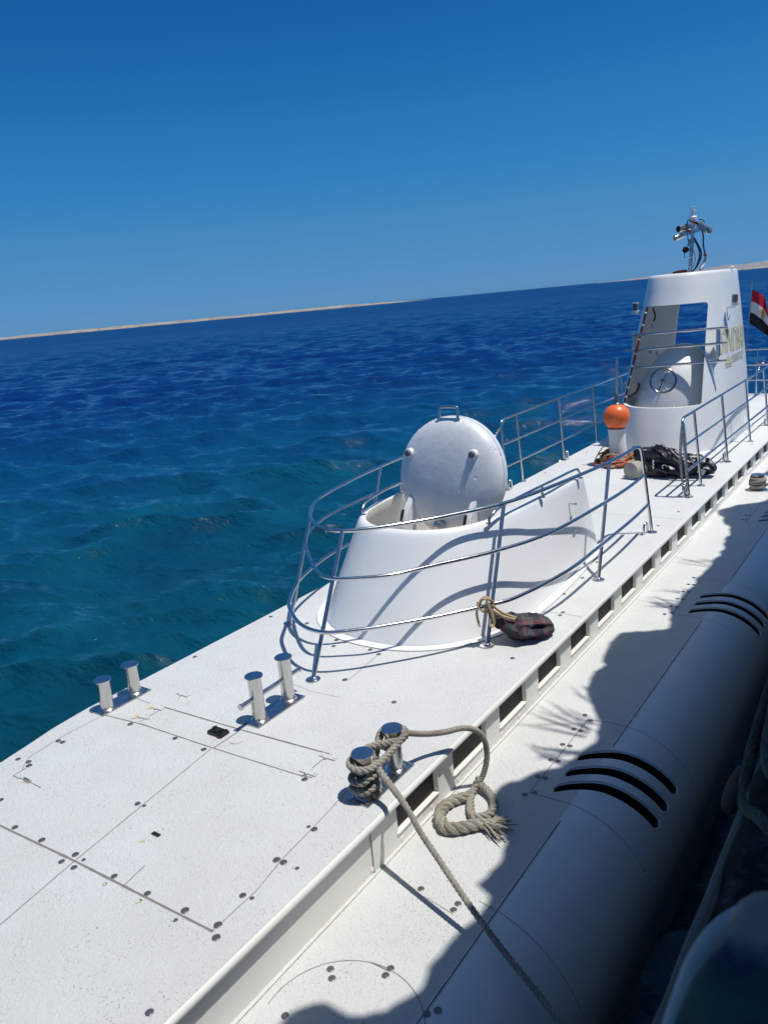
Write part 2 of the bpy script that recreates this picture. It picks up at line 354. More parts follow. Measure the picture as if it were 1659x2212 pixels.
# ------------------------------------------------------------------ sea
def make_sea():
    zc = -1.1; rng = np.random.RandomState(3)
    nr, na_ = 1500, 900
    rr = 1.2 * (26000 / 1.2) ** (np.arange(nr) / (nr - 1)); a0, a1 = math.radians(62), math.radians(192)
    an = np.linspace(a0, a1, na_); Rr, A = np.meshgrid(rr, an, indexing='ij')
    X = 3.58 + Rr * np.cos(A); Y = Rr * np.sin(A); Z = np.zeros_like(X); DX = np.zeros_like(X); DY = np.zeros_like(X)
    dr = np.gradient(rr)[:, None] * np.ones_like(X)
    wd = math.radians(124)
    for k in range(150):
        lam = .24 * (5.0 / .24) ** rng.rand(); th = wd + rng.randn() * .50; amp = .0057 * lam ** .84 * (.5 + rng.rand()) * (1.25 if .5 < lam < 2.5 else 1.)
        ph = rng.rand() * 6.28; kk = 2 * math.pi / lam
        f = np.clip((lam / dr - 1.6) / 2.5, 0, 1); arg = kk * (X * math.cos(th) + Y * math.sin(th)) + ph
        Z += amp * f * np.cos(arg); DX -= .75 * amp * f * math.cos(th) * np.sin(arg); DY -= .75 * amp * f * math.sin(th) * np.sin(arg)
    V = np.stack([X + DX, Y + DY, Z + zc], -1).reshape(-1, 3)
    i, j = np.meshgrid(np.arange(nr - 1), np.arange(na_ - 1), indexing='ij'); b = (i * na_ + j).ravel()
    F = np.stack([b, b + na_, b + na_ + 1, b + 1], -1)
    me = bpy.data.meshes.new('sea'); me.vertices.add(len(V)); me.vertices.foreach_set('co', V.astype(np.float32).ravel())
    # the rest of the sea, where the photograph does not look, is a coarse flat sheet joined on
    me.loops.add(F.size); me.loops.foreach_set('vertex_index', F.astype(np.int32).ravel())
    me.polygons.add(len(F)); me.polygons.foreach_set('loop_start', (np.arange(len(F)) * 4).astype(np.int32)); me.update(calc_edges=True)
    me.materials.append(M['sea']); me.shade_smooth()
    o = bpy.data.objects.new('sea', me); COL.objects.link(o); o['kind'] = 'structure'
    mb = MB(); aa = [a1 + (2 * math.pi - (a1 - a0)) * t / 60 for t in range(61)]
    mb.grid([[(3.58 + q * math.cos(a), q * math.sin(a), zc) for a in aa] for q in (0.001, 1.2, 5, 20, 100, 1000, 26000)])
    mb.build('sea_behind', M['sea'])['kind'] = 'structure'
make_sea()
def land(name, m_, d0, depth, az0, az1, hfun, n, cx=3.58):
    rows = []
    for j in range(9):
        t = j / 8; row = []
        for i in range(n + 1):
            s_ = i / n; az = az0 + (az1 - az0) * s_; d = d0(s_) + depth * t
            prof = math.sin(math.pi * min(1, t * 1.02)) ** .6 if 0 < t < 1 else 0
            h = hfun(s_, t) * prof - (1.4 if t in (0, 1) else 0)
            row.append((cx + d * math.sin(az), d * math.cos(az), -1.1 + h))
        rows.append(row)
    o = MB().grid(rows).build(name, m_, smooth=60); o['kind'] = 'structure'; return o
fb = lambda x, s: sum(noise.noise(Vector((x * s * 2 ** k, k * 7.3, 1.7))) / 1.7 ** k for k in range(5))
# azimuths (from the boat's axis, + to the right)
land('island', M['sand'], lambda s: 2500 + 400 * s, 300, math.radians(-82), math.radians(-31.8),
     lambda s, t: max(.2, (8.0 + 1.5 * s - 3.0 * t + 2.2 * fb(s, 22) + 1.2 * fb(s + t * .1, 90)) * min(1, (1 - s) * 9)), 1100)
land('far_hills', M['hill'], lambda s: 5200, 900, math.radians(-20.5), math.radians(6),
     lambda s, t: max(2, 62 * min(1, s * 2.6) ** .9 * (.62 + .5 * fb(s + 3, 9)) * (.4 + t)), 300)
land('far_shore', M['sand'], lambda s: 4700, 300, math.radians(-18.6), math.radians(6),
     lambda s, t: max(1, 9 * min(1, s * 3) * (.8 + .4 * fb(s, 30))), 200)

# ------------------------------------------------------------------ submarine
sub = empty('submarine', (0, 5, 0), 'white tourist submarine moored alongside with an open round hatch, railings and conning tower', 'submarine')
ZD = 0.0; ZL = -.33
def decksec(L, dz=0):
    return [(-L + .03, -.10), (-L, -.06), (-L, -.02), (-L + .008, -.006), (-L + .025, 0), (1.235, 0), (1.262, -.003), (1.284, -.012), (1.296, -.026), (1.300, -.044), (1.295, -.051), (1.26, -.053), (1.24, -.10)]
def Lof(y):
    P_ = [(-3, .35), (-2, .55), (-1, .74), (0, .93), (1, 1.08), (2.09, 1.19), (2.29, 1.225), (2.51, 1.27), (2.79, 1.295), (3.2, 1.29), (6, 1.27), (16.5, 1.27), (18.35, 1.1)]
    for (a, b), (c, d) in zip(P_, P_[1:]):
        if a <= y <= c: return b + (d - b) * (y - a) / (c - a)
ys = [-3 + .1 * i for i in range(60)] + [3 + .4 * i for i in range(39)]; ys = [y for y in ys if y < 18.3] + [18.35]
rows = [[(x, y, z) for x, z in decksec(Lof(y))] for y in ys]
mb = MB().grid(rows); n = len(rows[0]); o0 = (len(rows) - 1) * n
mb.f += [tuple(range(n - 1, -1, -1)), tuple(o0 + k for k in range(n))]; mb.m += [0, 0]
for idx, f in enumerate(mb.f[:-2]):
    k = idx % (n - 1)
    if k >= 7: mb.m[idx] = 1
deck = mb.build('upper_deck', [M['deck'], M['gelcream']], sub, smooth=50)
# seams of the deck panels, as narrow caulked strips a little uneven
def seam_part(name, parent, m_, pts, w_, **k):
    q = MB(); seam_strip(q, pts, w_, **k)
    if q.v: q.build(name, m_, parent, smooth=0, weld=True)
def seam_strip(mb, pts, w_=.006, z=.0025, mi=0, fz=None, gap=0):
    pts = [Vector((p[0], p[1], 0)) for p in pts]; pts = resample(pts, .03)
    for i, (a, b) in enumerate(zip(pts, pts[1:])):
        if gap and noise.noise(Vector((a.x * 4, a.y * 4, 2))) > gap: continue
        d = (b - a); 
        if d.length < 1e-5: continue
        pn_ = Vector((-d.y, d.x, 0)).normalized()
        w0 = w_ * (.65 + .7 * abs(noise.noise(a * 14))) * .5; w1 = w_ * (.65 + .7 * abs(noise.noise(b * 14))) * .5
        q = [a - pn_ * w0, b - pn_ * w1, b + pn_ * w1, a + pn_ * w0]
        mb.add([(p.x, p.y, (fz(p.x) if fz else 0) + z) for p in q], [(0, 1, 2, 3)], mi)
sm = MB()
for pts, w_ in [([(-1.15, 1.69), (-.527, 1.72), (.123, 1.753), (1.115, 1.782)], .013), ([(.123, 1.753), (.202, 1.31), (.25, .9)], .005), ([(.123, 1.76), (.018, 2.485), (-.033, 2.83)], .005),
                ([(.507, 1.765), (.483, 1.911)], .004), ([(1.11, 1.787), (1.108, 2.063), (1.068, 2.288), (1.04, 2.634), (1.012, 2.874)], .004),
                ([(-1.074, 2.788), (-.697, 2.828), (-.033, 2.844), (.65, 2.873), (.75, 2.89)], .008), ([(-.752, 3.06), (-.028, 3.087), (.686, 3.131)], .012), ([(-.024, 3.083), (-.024, 2.848)], .008),
                ([(.686, 3.131), (.688, 2.868)], .007), ([(-1.074, 2.788), (-1.083, 2.454), (-1.05, 2.2), (-.95, 2.1)], .004), ([(-.941, 2.035), (-.802, 2.048), (-.658, 2.048)], .006),
                ([(-.941, 2.035), (-.952, 2.151)], .005), ([(.197, 3.956), (.149, 4.403)], .004), ([(.943, 5.64), (1.115, 5.661), (1.27, 5.66)], .005), ([(-1.27, 3.06), (-.9, 3.05)], .004),
                ([(-.752, 3.06), (-.75, 2.84)], .005), ([(.85, 8.6), (1.27, 8.6)], .005), ([(-1.2, 8.6), (.8, 8.6)], .004), ([(-.3, 3.75), (.05, 3.70), (.3, 3.72)], .003)]:
    seam_part('panel_seam', deck, M['seam'], pts, w_)
def blot(mb, x, y, r, z=.0035, n=14, ry=None):
    c = (x, y, z); vs = [c]
    for k in range(n):
        a = 2 * math.pi * k / n; q = r * (.55 + .9 * abs(noise.noise(Vector((x * 9 + math.cos(a), y * 9 + math.sin(a), k * .3)))))
        vs.append((x + q * math.cos(a), y + (q if ry is None else q * ry / r) * math.sin(a), z))
    mb.add(vs, [(0, 1 + k, 1 + (k + 1) % n) for k in range(n)])
for x, y, r in [(-.84, 2.87, .035), (-.73, 2.90, .02), (-.85, 3.02, .035), (-.76, 3.06, .012), (-.77, 3.2, .012), (.31, 2.03, .016), (.33, 2.15, .008), (.66, 1.73, .014), (.415, 1.722, .012), (-.82, 2.03, .018), (1.153, 2.27, .01), (.9, 1.735, .01)]: q = MB(); blot(q, x, y, r); q.build('rust_mark', M['rust'], deck, smooth=0)
# hinges set in the deck
for i, (x, y) in enumerate([(-.79, 2.90), (-.79, 3.03), (-.775, 3.25), (.70, 2.92), (.70, 3.10)]):
    h = MB(); h.box((x, y, .004), (.12, .035, .008)); h.cyl((x - .0, y - .03, .008), (x, y + .03, .008), .007, 10)
    for s_ in (-1, 1): h.lathe([(.006, 0), (.006, .004)], (x + s_ * .045, y, .008), n=8)
    h.build('hinge', M['deck'], deck, bevel=.001)
# screws
sc0 = MB().lathe([(.0185, 0), (.0185, .0022), (.016, .0035), (.0125, .0026), (.0095, .0036), (.003, .0034)], (0, 5, 0), n=16).build('screw', M['screw'], deck)
def copy(o, parent, loc, rot=None):
    c = o.copy(); COL.objects.link(c); c.parent = parent; c.location = loc
    if rot: c.rotation_euler = rot
    ORG[c.name] = ORG[o.name]; return c
SCR = [(-.435, 1.753), (-.192, 1.765), (.082, 1.785), (.065, 1.716), (.165, 1.721), (.158, 1.782), (.407, 1.784), (.412, 1.725), (.656, 1.789), (.661, 1.739), (.903, 1.805), (.911, 1.743), (1.105, 1.82), (1.153, 1.765), (1.073, 2.007), (1.124, 2.016), (1.047, 2.267), (1.09, 2.271), (1.178, 2.272), (1.062, 2.539), (1.021, 2.541), (.017, 2.229), (.068, 2.235), (1.204, 1.362), (-1.013, 2.424), (-.784, 2.791), (-.349, 2.811), (-.07, 2.805), (.722, 2.857), (.171, 3.944), (.681, 3.828), (-1.2, 3.738), (-1.198, 4.624), (-.785, 4.638), (-.325, 4.47), (.04, 4.435), (.15, 4.396), (1.138, 2.884), (.455, 4.70), (1.105, 4.752), (.93, 5.714), (.95, 6.073), (.95, 6.504), (.92, 6.958), (1.103, 5.691), (1.107, 5.623), (-.272, 4.366), (-1.056, 2.421), (-1.099, 2.16), (-1.002, 2.175), (-.958, 2.152), (-.766, 1.856), (1.15, 8.9), (.2, 9.2), (1.1, 8.3), (-.6, 8.8), (-1.1, 11.9), (1.15, 12.9), (-1.15, 10.4)]
SMALL = {(.412, 1.725), (.661, 1.739), (.911, 1.743), (.158, 1.782), (.068, 2.235), (1.124, 2.016), (1.021, 2.541), (1.178, 2.272)}
for i, (x, y) in enumerate(SCR):
    q = copy(sc0, deck, (x, y - 5, .0005)) if i else sc0; q.location = (x, y - 5, .0005); k_ = .62 if (x, y) in SMALL else random.uniform(.9, 1.08); q.scale = (k_, k_, k_); q.rotation_euler.z = random.uniform(0, 3)
# latch and slots
h = MB(); h.box((-.128, 2.985, .012), (.13, .075, .02)); h.box((-.128, 2.985, .026), (.075, .05, .01)); h.lathe([(.014, 0), (.014, .012)], (-.16, 2.985, .03), n=12); h.lathe([(.014, 0), (.014, .012)], (-.1, 2.985, .03), n=12)
for a in (-1, 1):
    for b in (-1, 1): h.cyl((-.128 + a * .05, 2.985 + b * .028, .02), (-.128 + a * .05, 2.985 + b * .028, .03), .008, 8)
tag(h.build('latch', M['black'], deck, bevel=.002), 'black latch plate on the white deck')
h = MB(); h.box((-.085, 2.955, .008), (.03, .03, .012)); h.build('latch_tab', M['darkred'], deck)
h = MB(); h.lathe([(.045, 0), (.045, .004), (.038, .004), (.038, .002), (.002, .002)], (.044, 2.981, .001), n=28); h.build('filler_cap', M['deck'], deck)
h = MB(); h.box((.336, 2.10, .003), (.055, .022, .006)); h.build('drain_slot', M['black'], deck)
h = MB(); h.box((-.80, 2.045, .006), (.06, .02, .012)); h.cyl((-.83, 2.045, .012), (-.77, 2.045, .012), .008, 8); h.build('old_bracket', M['bollard'], deck)

# side wall below the deck lip, with the recessed vents
VENT = [(a, b - .095) for a, b in [(2.985, 3.50), (3.60, 4.105), (4.22, 4.71), (4.84, 5.32), (5.46, 5.93), (6.06, 6.53), (6.655, 7.13), (7.26, 7.72), (7.85, 8.31), (8.45, 8.91), (9.04, 9.50), (9.63, 10.09), (10.22, 10.68), (10.81, 11.27), (11.40, 11.86), (11.99, 12.45), (12.58, 13.04), (13.17, 13.63), (13.76, 14.22), (14.35, 14.81), (14.94, 15.4), (15.53, 16.0)]]
VT, VB = -.055, -.242; XW = 1.262
wl = MB(); prev = -3
def slab(y0, y1, z0, z1, x0=1.215, x1=XW): wl.box(((x0 + x1) / 2, (y0 + y1) / 2, (z0 + z1) / 2), (x1 - x0, y1 - y0, z1 - z0))
for a, b in VENT:
    slab(prev, a, VB, VT); prev = b
slab(prev, 18.2, VB, VT)
slab(-3, 18.2, -.36, VB - .0005)
wall = wl.build('side_wall', M['gelcream'], sub, smooth=0)
for a, b in VENT:
    g = MB(); g.box((1.236, (a + b) / 2, (VT + VB) / 2), (.006, b - a - .004, VB - VT + .004)); g.build('vent_grille', M['mesh'], wall, smooth=0)
    fr = MB()
    for c, d in (((XW + .003, b + .006, (VT + VB) / 2), (.012, .012, VB - VT)), ((XW + .003, (a + b) / 2, VB - .006), (.012, b - a + .024, .012))): fr.box(c, tuple(abs(q) for q in d))
    fr.build('vent_rim', M['gelcream'], wall, bevel=.003)
j = MB(); j.box((XW + .004, 2.79, -.21), (.008, .10, .28)); j.build('joint_cover', M['gelcream'], wall, bevel=.002)
j = MB(); j.box((XW + .0, 2.738, -.21), (.004, .005, .28)); j.box((XW + .0, 2.843, -.21), (.004, .004, .28)); j.build('joint_line', M['seam'], wall, smooth=0)
ws0 = None
for i, y in enumerate([2.73, 3.015, 3.335, 3.647, 4.0, 4.237, 4.511, 4.864, 5.197, 5.546, 5.785, 6.255, 6.628, 7.256, 7.852, 8.5, 9.1, 9.7, 10.3, 11.0]):
    if ws0 is None: ws0 = MB().lathe([(.013, 0), (.013, .003), (.009, .004), (.006, .002), (.002, .002)], (0, 5, 0), Matrix.Rotation(math.pi / 2, 3, 'Y'), n=12).build('wall_screw', M['gelcream'], wall); q = ws0
    else: q = copy(ws0, wall, (0, 0, 0))
    q.location = (XW, y - 5, -.305)
# lower deck and saddle tank
XA, RA = 1.95, .5
def prof(x):
    if x <= XA: return ZL
    return ZL - RA + math.sqrt(max(0, RA * RA - (x - XA) ** 2))
sec = [(1.2, ZL - .1), (1.2, ZL)] + [(1.25 + .1 * i, ZL) for i in range(7)] + [(1.945, ZL)] + [(XA + RA * math.sin(a), ZL - RA + RA * math.cos(a)) for a in [math.radians(3 + 87 * i / 22) for i in range(23)]] + [(2.44, -1.1), (2.40, -1.5), (2.2, -2.0), (1.2, -2.1)]
ys = [-3.5 + .35 * i for i in range(67)]
mb = MB().grid([[(x, y, z) for x, z in sec] for y in ys], closed=True); n = len(sec)
for idx in range(len(mb.f)):
    if 1 <= idx % n <= 8: mb.m[idx] = 1
o0 = (len(ys) - 1) * n; mb.f += [tuple(range(n - 1, -1, -1)), tuple(o0 + k for k in range(n))]; mb.m += [0, 0]
tank = mb.build('side_tank', [M['tank'], M['deck_low'], M['slot_shade']], sub, smooth=35)
# curved drain slots, inner faces coloured near-black to stand for shade inside
def slotpath(y0):
    pts = [(1.80, 0), (1.87, .065), (1.95, .115), (2.05, .158), (2.15, .182), (2.24, .2), (2.31, .213), (2.365, .222)]
    return [(a, y0 + b) for a, b in pts]
def slot_cutter(y0, wd=.047, dep=.10, vm=2):
    c = cr([(a, b, 0) for a, b in slotpath(y0)], 4); N = len(c); rows_ = []
    for i, p in enumerate(c):
        t = i / (N - 1); ww = wd * min(1, math.sqrt(max(0, 1 - (1 - min(1, t * 11)) ** 2)) + .12) * min(1, math.sqrt(max(0, 1 - (1 - min(1, (1 - t) * 11)) ** 2)) + .12)
        z = prof(p.x); sl_ = 0 if p.x <= XA else (p.x - XA) / RA; nx, nz = sl_, math.sqrt(1 - sl_ * sl_)
        ring = []
        for (s_, h) in ((-1, .02), (1, .02), (1, -dep), (-1, -dep)):
            ring.append((p.x + nx * h, p.y + s_ * ww, z + nz * h))
        rows_.append(ring)
    m_ = MB().grid(rows_, closed=True); n_ = 4; m_.f += [(3, 2, 1, 0), tuple(4 * (N - 1) + k for k in range(4))]; m_.m += [0, 0]
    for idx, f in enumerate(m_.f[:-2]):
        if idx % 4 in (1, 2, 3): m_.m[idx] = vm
    return m_.build('cutter', [M['tank'], M['deck_low'], M['slot_shade']], sub, smooth=0)
SLOTS = [3.865, 4.045, 4.24, 6.86, 7.05, 7.245, 9.9, 10.1, 10.3, 12.9, 13.1, 13.3]
boolean(tank, [slot_cutter(y, .053, .012, 0) for y in SLOTS])
boolean(tank, [slot_cutter(y, .044, .10) for y in SLOTS])
tl = MB()
fz = lambda x: prof(x)
def tseam(pts, w_, gap=0): seam_part('panel_line', tank, M['seam'], pts, w_, z=.0022, fz=fz)
for a, b in ((-1, 3.60), (4.45, 4.84), (4.86, 6.70), (7.75, 9.7), (10.5, 12.7)): tseam([(1.955, a), (1.955, b)], .010, gap=.35)
for y0, y1 in ((3.757, 4.71), (6.735, 7.69), (9.75, 10.7), (12.75, 13.7)):
    tseam([(1.69, y0), (1.69, y1)], .006); tseam([(1.69, y0), (1.92, y0 + .01), (2.3, y0 - .02), (2.42, y0 - .03)], .005); tseam([(1.69, y1), (1.9, y1 + .02), (2.3, y1), (2.4, y1)], .005)
def arc(cx_, cy, r, a0, a1): return [(cx_ + r * math.cos(math.radians(a0 + (a1 - a0) * i / 14)), cy + r * math.sin(math.radians(a0 + (a1 - a0) * i / 14))) for i in range(15)]
tseam([(1.55, 2.81), (1.72, 2.81), (1.85, 2.83), (2.42, 2.74)][2:], .004); tseam(arc(1.69, 1.90, .36, 100, 5), .005); tseam(arc(1.69, 1.90, .36, 100, 190), .004)
tseam([(1.69, 2.25), (1.6, 2.25)], .005); tseam([(1.6, 2.72), (1.78, 2.69)], .003); tseam([(1.285, 1), (1.285, 9)], .005)
TS = [(1.674, 3.728), (1.714, 3.773), (1.664, 3.931), (1.713, 3.937), (1.663, 4.135), (1.711, 4.14), (1.659, 4.334), (1.709, 4.338), (1.652, 4.545), (1.702, 4.543), (1.651, 4.752), (1.71, 4.70), (1.548, 2.759), (1.766, 2.762), (1.767, 2.716), (1.697, 2.267), (1.699, 2.224), (1.965, 2.15), (1.995, 2.19), (1.496, 2.088), (1.458, 2.125), (1.442, 1.832), (1.631, 6.716), (1.68, 6.77), (1.631, 6.921), (1.679, 6.926), (1.632, 7.116), (1.68, 7.119), (1.629, 7.322), (1.675, 7.329), (1.626, 7.521), (1.672, 7.527), (1.624, 7.722), (1.63, 9.9), (1.67, 9.9), (1.63, 10.1), (1.67, 10.1)]
for x, y in TS:
    c = copy(sc0, tank, (x, y - 5, prof(x) + .0005))
for x, y in [(2.40, 4.05), (2.41, 3.7)]: pass
# hull under the deck and the port tank
hb = MB(); hb.prism([(-.6, -3), (1.19, -3.4), (1.19, 18), (-.9, 18), (-1.18, 16), (-1.18, 3), (-.95, 0)], -2.0, -.1); hb.build('hull', M['tank'], sub, smooth=0)
hb = MB(); hb.box((-1.05, 8, -1.3), (.9, 18, 1.2)); hb.build('port_tank', M['tank'], sub, bevel=.12)

# double bollards
def bollard(x, y, dx, dy, H, r, cross=False):
    b = MB(); b.box((x + dx / 2, y + dy / 2, .005), (.15, abs(dy) + .17, .010)); base = b.build('bollard_base', M['bollard'], sub, bevel=.003)
    for (px, py) in ((x, y), (x + dx, y + dy)):
        MB().lathe([(r + .014, .01), (r + .012, .014), (r, .02), (r * .985, H * .4), (r * .99, H - .012)], (px, py, 0), n=36, capend=False).build('post', M['bollard'], base)
        MB().lathe([(r * .9, H - .012), (r + .014, H - .010), (r + .016, H - .004), (r + .013, H), (r * .5, H + .0015), (.001, H + .002)], (px, py, 0), n=36, capend=False).build('cap', M['steel'], base)
    if cross:
        c = MB(); c.cyl((x, y - .145, H * .52), (x + dx, y + dy + .135, H * .52), .016, 16)
        c.cyl((x, y - .155, H * .52), (x, y - .14, H * .52), .021, 16); c.cyl((x + dx, y + dy + .135, H * .52), (x + dx, y + dy + .15, H * .52), .021, 16); c.build('cross_bar', M['steel'], base)
    bo = MB()
    for s_ in (-.05, .05):
        for yy in (y - .065, y + dy + .065): bo.lathe([(.012, .010), (.012, .014), (.004, .016)], (x + s_, yy, 0), n=10)
    bo.build('bolt', M['bollard'], base)
bollard(-1.12, 2.855, -.02, .25, .235, .048)
bollard(.005, 3.235, -.012, .30, .33, .046, True)
bollard(1.135, 2.90, 0, .285, .27, .047)

# fairing round the forward hatch
def seg(a, n_=2.0):
    c, s_ = math.cos(a), math.sin(a); return (math.copysign(abs(c) ** (2 / n_), c), math.copysign(abs(s_) ** (2 / n_), s_))
def fplan(t, z):   # t 0..1 : starboard tail -> bow -> port tail ; returns xy at height z
    k = z / .8
    hw = .93 * (1 - k) + .70 * k; yf = 4.545 * (1 - k) + 5.0 * k; ym = 5.75 * (1 - k) + 5.95 * k; yt = 7.45 - .22 * k; cx_ = -.06
    if t < .22:
        u = t / .22; y = yt + (ym - yt) * u; tl_ = min(1, u / .35); tf = 1 - .06 * (1 - tl_) ** 2
        x = hw * (1 - .085 * (1 - k * .9) * (1 - u) ** 1.5) + (.10 * k * (1 - u) ** 1.3 if k > 0 else 0); return (cx_ + x * max(tf, .03), y)
    if t > .78: x, y = fplan(1 - t, z); return (2 * cx_ - x, y)
    a = math.pi * (t - .22) / .56; c, s_ = seg(a, 2.33); return (cx_ + hw * c, ym - (ym - yf) * s_)
NT = 220
lv = [(0.0, 0), (.02, 0), (.25, 0), (.5, 0), (.7, 0), (.76, 0), (.782, .004), (.796, .012), (.802, .026), (.803, .045), (.797, .062), (.785, .07), (.70, .07), (.45, .07), (.012, .07)]
rows = []
for z, ins in lv:
    row = []
    for i in range(NT + 1):
        t = i / NT; x, y = fplan(t, min(z, .8))
        if ins:
            # move inwards
            a, b = Vector(fplan(max(0, t - .01), .8)), Vector(fplan(min(1, t + .01), .8)); d = (b - a).normalized(); nrm = Vector((d.y, -d.x))
            if nrm.dot(Vector((-x, 5.9 - y))) < 0: nrm = -nrm
            x += nrm.x * ins; y += nrm.y * ins
        row.append((x, y, z))
    rows.append(row)
f = MB(); f.grid(rows[:11]); f.grid(rows[10:], mi=1)
# transom and raised after deck of the fairing
for c_ in (0, NT):
    a = [r_[c_] for r_ in rows]; f.add(a, [tuple(range(len(a)))])
fair = f.build('fairing', [M['gel'], M['well']], sub, smooth=45)
fl = MB(); outer = []; inner = []
for i in range(NT + 1):
    x, y = fplan(i / NT, 0); d = Vector((x, y - 5.9)); d.normalize(); g = .08
    outer.append((x + d.x * g, y + d.y * g)); inner.append((x, y))
fl.grid([[(x, y, .0005) for x, y in outer], [(x, y, .008) for x, y in outer], [(x - .0, y, .009) for x, y in inner]])
fl.build('base_flange', M['gel'], fair)
fe = MB(); seam_strip(fe, outer, .009, z=.0012); fe.build('flange_seal', M['seam'], fair, smooth=0)
w_ = MB(); w_.prism([(-.45, 5.12), (.35, 5.12), (.55, 5.5), (.58, 6.3), (-.68, 6.3), (-.62, 5.5)], .001, .012); w_.build('well_floor', M['well'], fair, smooth=0)
cm = MB(); cm.lathe([(.50, .1), (.50, .44), (.53, .45), (.53, .47), (.46, .47), (.44, .45), (.44, .1)], (-.05, 5.52, 0), n=56, capend=False); cm.build('hatch_coaming', M['hatch'], fair)
def small_rail(pts, r=.012, feet=()):
    m_ = MB(); m_.tube(cr(pts, 8), r, 10)
    for x, y, z in feet: m_.lathe([(.028, 0), (.028, .004), (.014, .006)], (x, y, z), n=16)
    return m_.build('grab_rail', M['steel'], fair)
small_rail([(-.60, 5.33, .80), (-.602, 5.34, .86), (-.63, 5.47, .90), (-.69, 5.85, .905), (-.71, 6.3, .905), (-.72, 6.8, .90), (-.72, 6.86, .86), (-.72, 6.87, .80)], feet=[(-.60, 5.33, .80), (-.72, 6.87, .80)])
small_rail([(-.71, 6.10, .80), (-.71, 6.10, .9)], feet=[(-.71, 6.10, .80)])
small_rail([(.61, 5.42, .80), (.615, 5.44, .85), (.635, 5.56, .895), (.66, 6.0, .905), (.69, 6.5, .905), (.71, 6.98, .90), (.722, 7.05, .87), (.725, 7.07, .80)], feet=[(.61, 5.42, .80), (.68, 6.3, .80), (.725, 7.07, .80)])
small_rail([(.68, 6.3, .80), (.68, 6.3, .9)])
lh = MB()
for y, z in ((6.78, .62), (6.76, .36)): lh.cyl((.72, y, z), (.80, y, z), .008, 8); lh.cyl((.79, y - .03, z), (.79, y + .03, z), .006, 8)
lh.build('eye_bolt', M['steel'], fair)

# open round hatch lid
LC = Vector((-.085, 5.98, 1.035)); LR = .545
tilt = Matrix.Rotation(math.radians(-11), 3, 'X')
RL_ = tilt @ Matrix.Rotation(math.radians(90), 3, 'X')      # local +Z -> world -Y
lid = empty  # placeholder
pr = [(.001, .125), (.08, .124), (.18, .118), (.28, .106), (.36, .090), (.43, .068), (.48, .045), (.51, .020), (.527, -.005), (.533, -.03), (.536, -.045), (.543, -.047), (.545, -.06), (.545, -.10), (.535, -.106), (.48, -.10), (.3, -.085), (.001, -.08)]
L_ = MB().lathe(pr, LC, RL_, n=96, capend=False).build('hatch_lid', M['hatch'], sub, smooth=50)
def LP(x, y, z): return LC + RL_ @ Vector((x, y, z))
hm = MB(); hm.tube(cr([LP(-.095, .50, .02), LP(-.095, .545, .03), LP(-.09, .60, .03), LP(-.07, .617, .03), LP(.07, .617, .03), LP(.09, .60, .03), LP(.095, .545, .03), LP(.095, .50, .02)], 6), .013, 12)
hm.box(LP(0, .505, .02), (.23, .03, .02), RL_); hm.build('lid_handle', M['bollard'], L_)
for x, y in ((-.37, .19), (.30, .20)):
    b = MB().lathe([(.055, .055), (.045, .09), (.04, .108), (.036, .115)], LP(x, y, 0), RL_, n=24); b.lathe([(.029, .114), (.029, .127), (.024, .135), (.001, .136)], LP(x, y, 0), RL_, n=24, mi=1); b.build('lid_bolt', [M['hatch'], M['screw']], L_)
for x, s_ in ((-.345, 1), (.315, -1)):
    pl = [(-.16, .06), (-.21, .085), (-.27, .125), (-.34, .17), (-.45, .205), (-.62, .21), (-.62, .02), (-.3, .0)]
    b = MB(); b.prism(pl, -.028, .028, lambda a, c, h, x=x: tuple(LP(x + h, a, c))); b.build('hinge_arm', M['hatch'], L_, bevel=.006)
    e = MB(); e.prism([(-.33, .171), (-.42, .199), (-.43, .215), (-.36, .200), (-.325, .183)], -.024, .0, lambda a, c, h, x=x: tuple(LP(x - .008 + h * .9, a, c))); e.build('chipped_edge', M['black'], L_, smooth=0)
b = MB().lathe([(.03, 0), (.05, .05), (.045, .13), (.02, .15)], LP(-.02, -.45, .02), RL_, n=20); b.build('lock_boss', M['bollard'], L_)

# bow railing -------------------------------------------------------
RT = .0165
top = [(-1.255, 7.95, .95), (-1.27, 7.3, .95), (-1.265, 6.96, .95), (-1.22, 6.4, .95), (-1.174, 6.038, .95), (-1.041, 5.361, .95), (-.889, 5.011, .95), (-.765, 4.828, .95), (-.568, 4.615, .95), (-.369, 4.486, .95), (-.127, 4.454, .95), (.101, 4.623, .95), (.326, 4.889, .95), (.461, 5.088, .95), (.703, 5.526, .95), (.85, 6.161, .95), (.988, 7.161, .95), (1.005, 7.85, .95)]
mid = [(-1.30, 7.95, .64), (-1.33, 7.3, .64), (-1.36, 6.7, .64), (-1.36, 6.2, .64), (-1.27, 5.55, .64), (-1.01, 5.009, .64), (-.656, 4.623, .64), (-.291, 4.311, .64), (-.087, 4.245, .64), (.082, 4.32, .64), (.288, 4.478, .64), (.501, 4.815, .64), (.775, 5.272, .64), (.97, 5.856, .64), (1.058, 6.892, .64), (1.075, 7.456, .64), (1.06, 7.96, .64)]
low = [(-1.2, 7.95, .32), (-1.22, 7.0, .32), (-1.21, 6.2, .32), (-1.189, 5.827, .32), (-1.14, 5.38, .32), (-.981, 4.843, .32), (-.73, 4.417, .32), (-.566, 4.234, .32), (-.277, 4.032, .32), (-.028, 3.989, .32), (.189, 4.124, .32), (.415, 4.357, .32), (.613, 4.585, .32), (.842, 4.907, .32), (.982, 5.179, .32), (1.10, 5.838, .32), (1.115, 6.579, .32), (1.115, 7.377, .32), (1.09, 8.0, .32)]
low += []
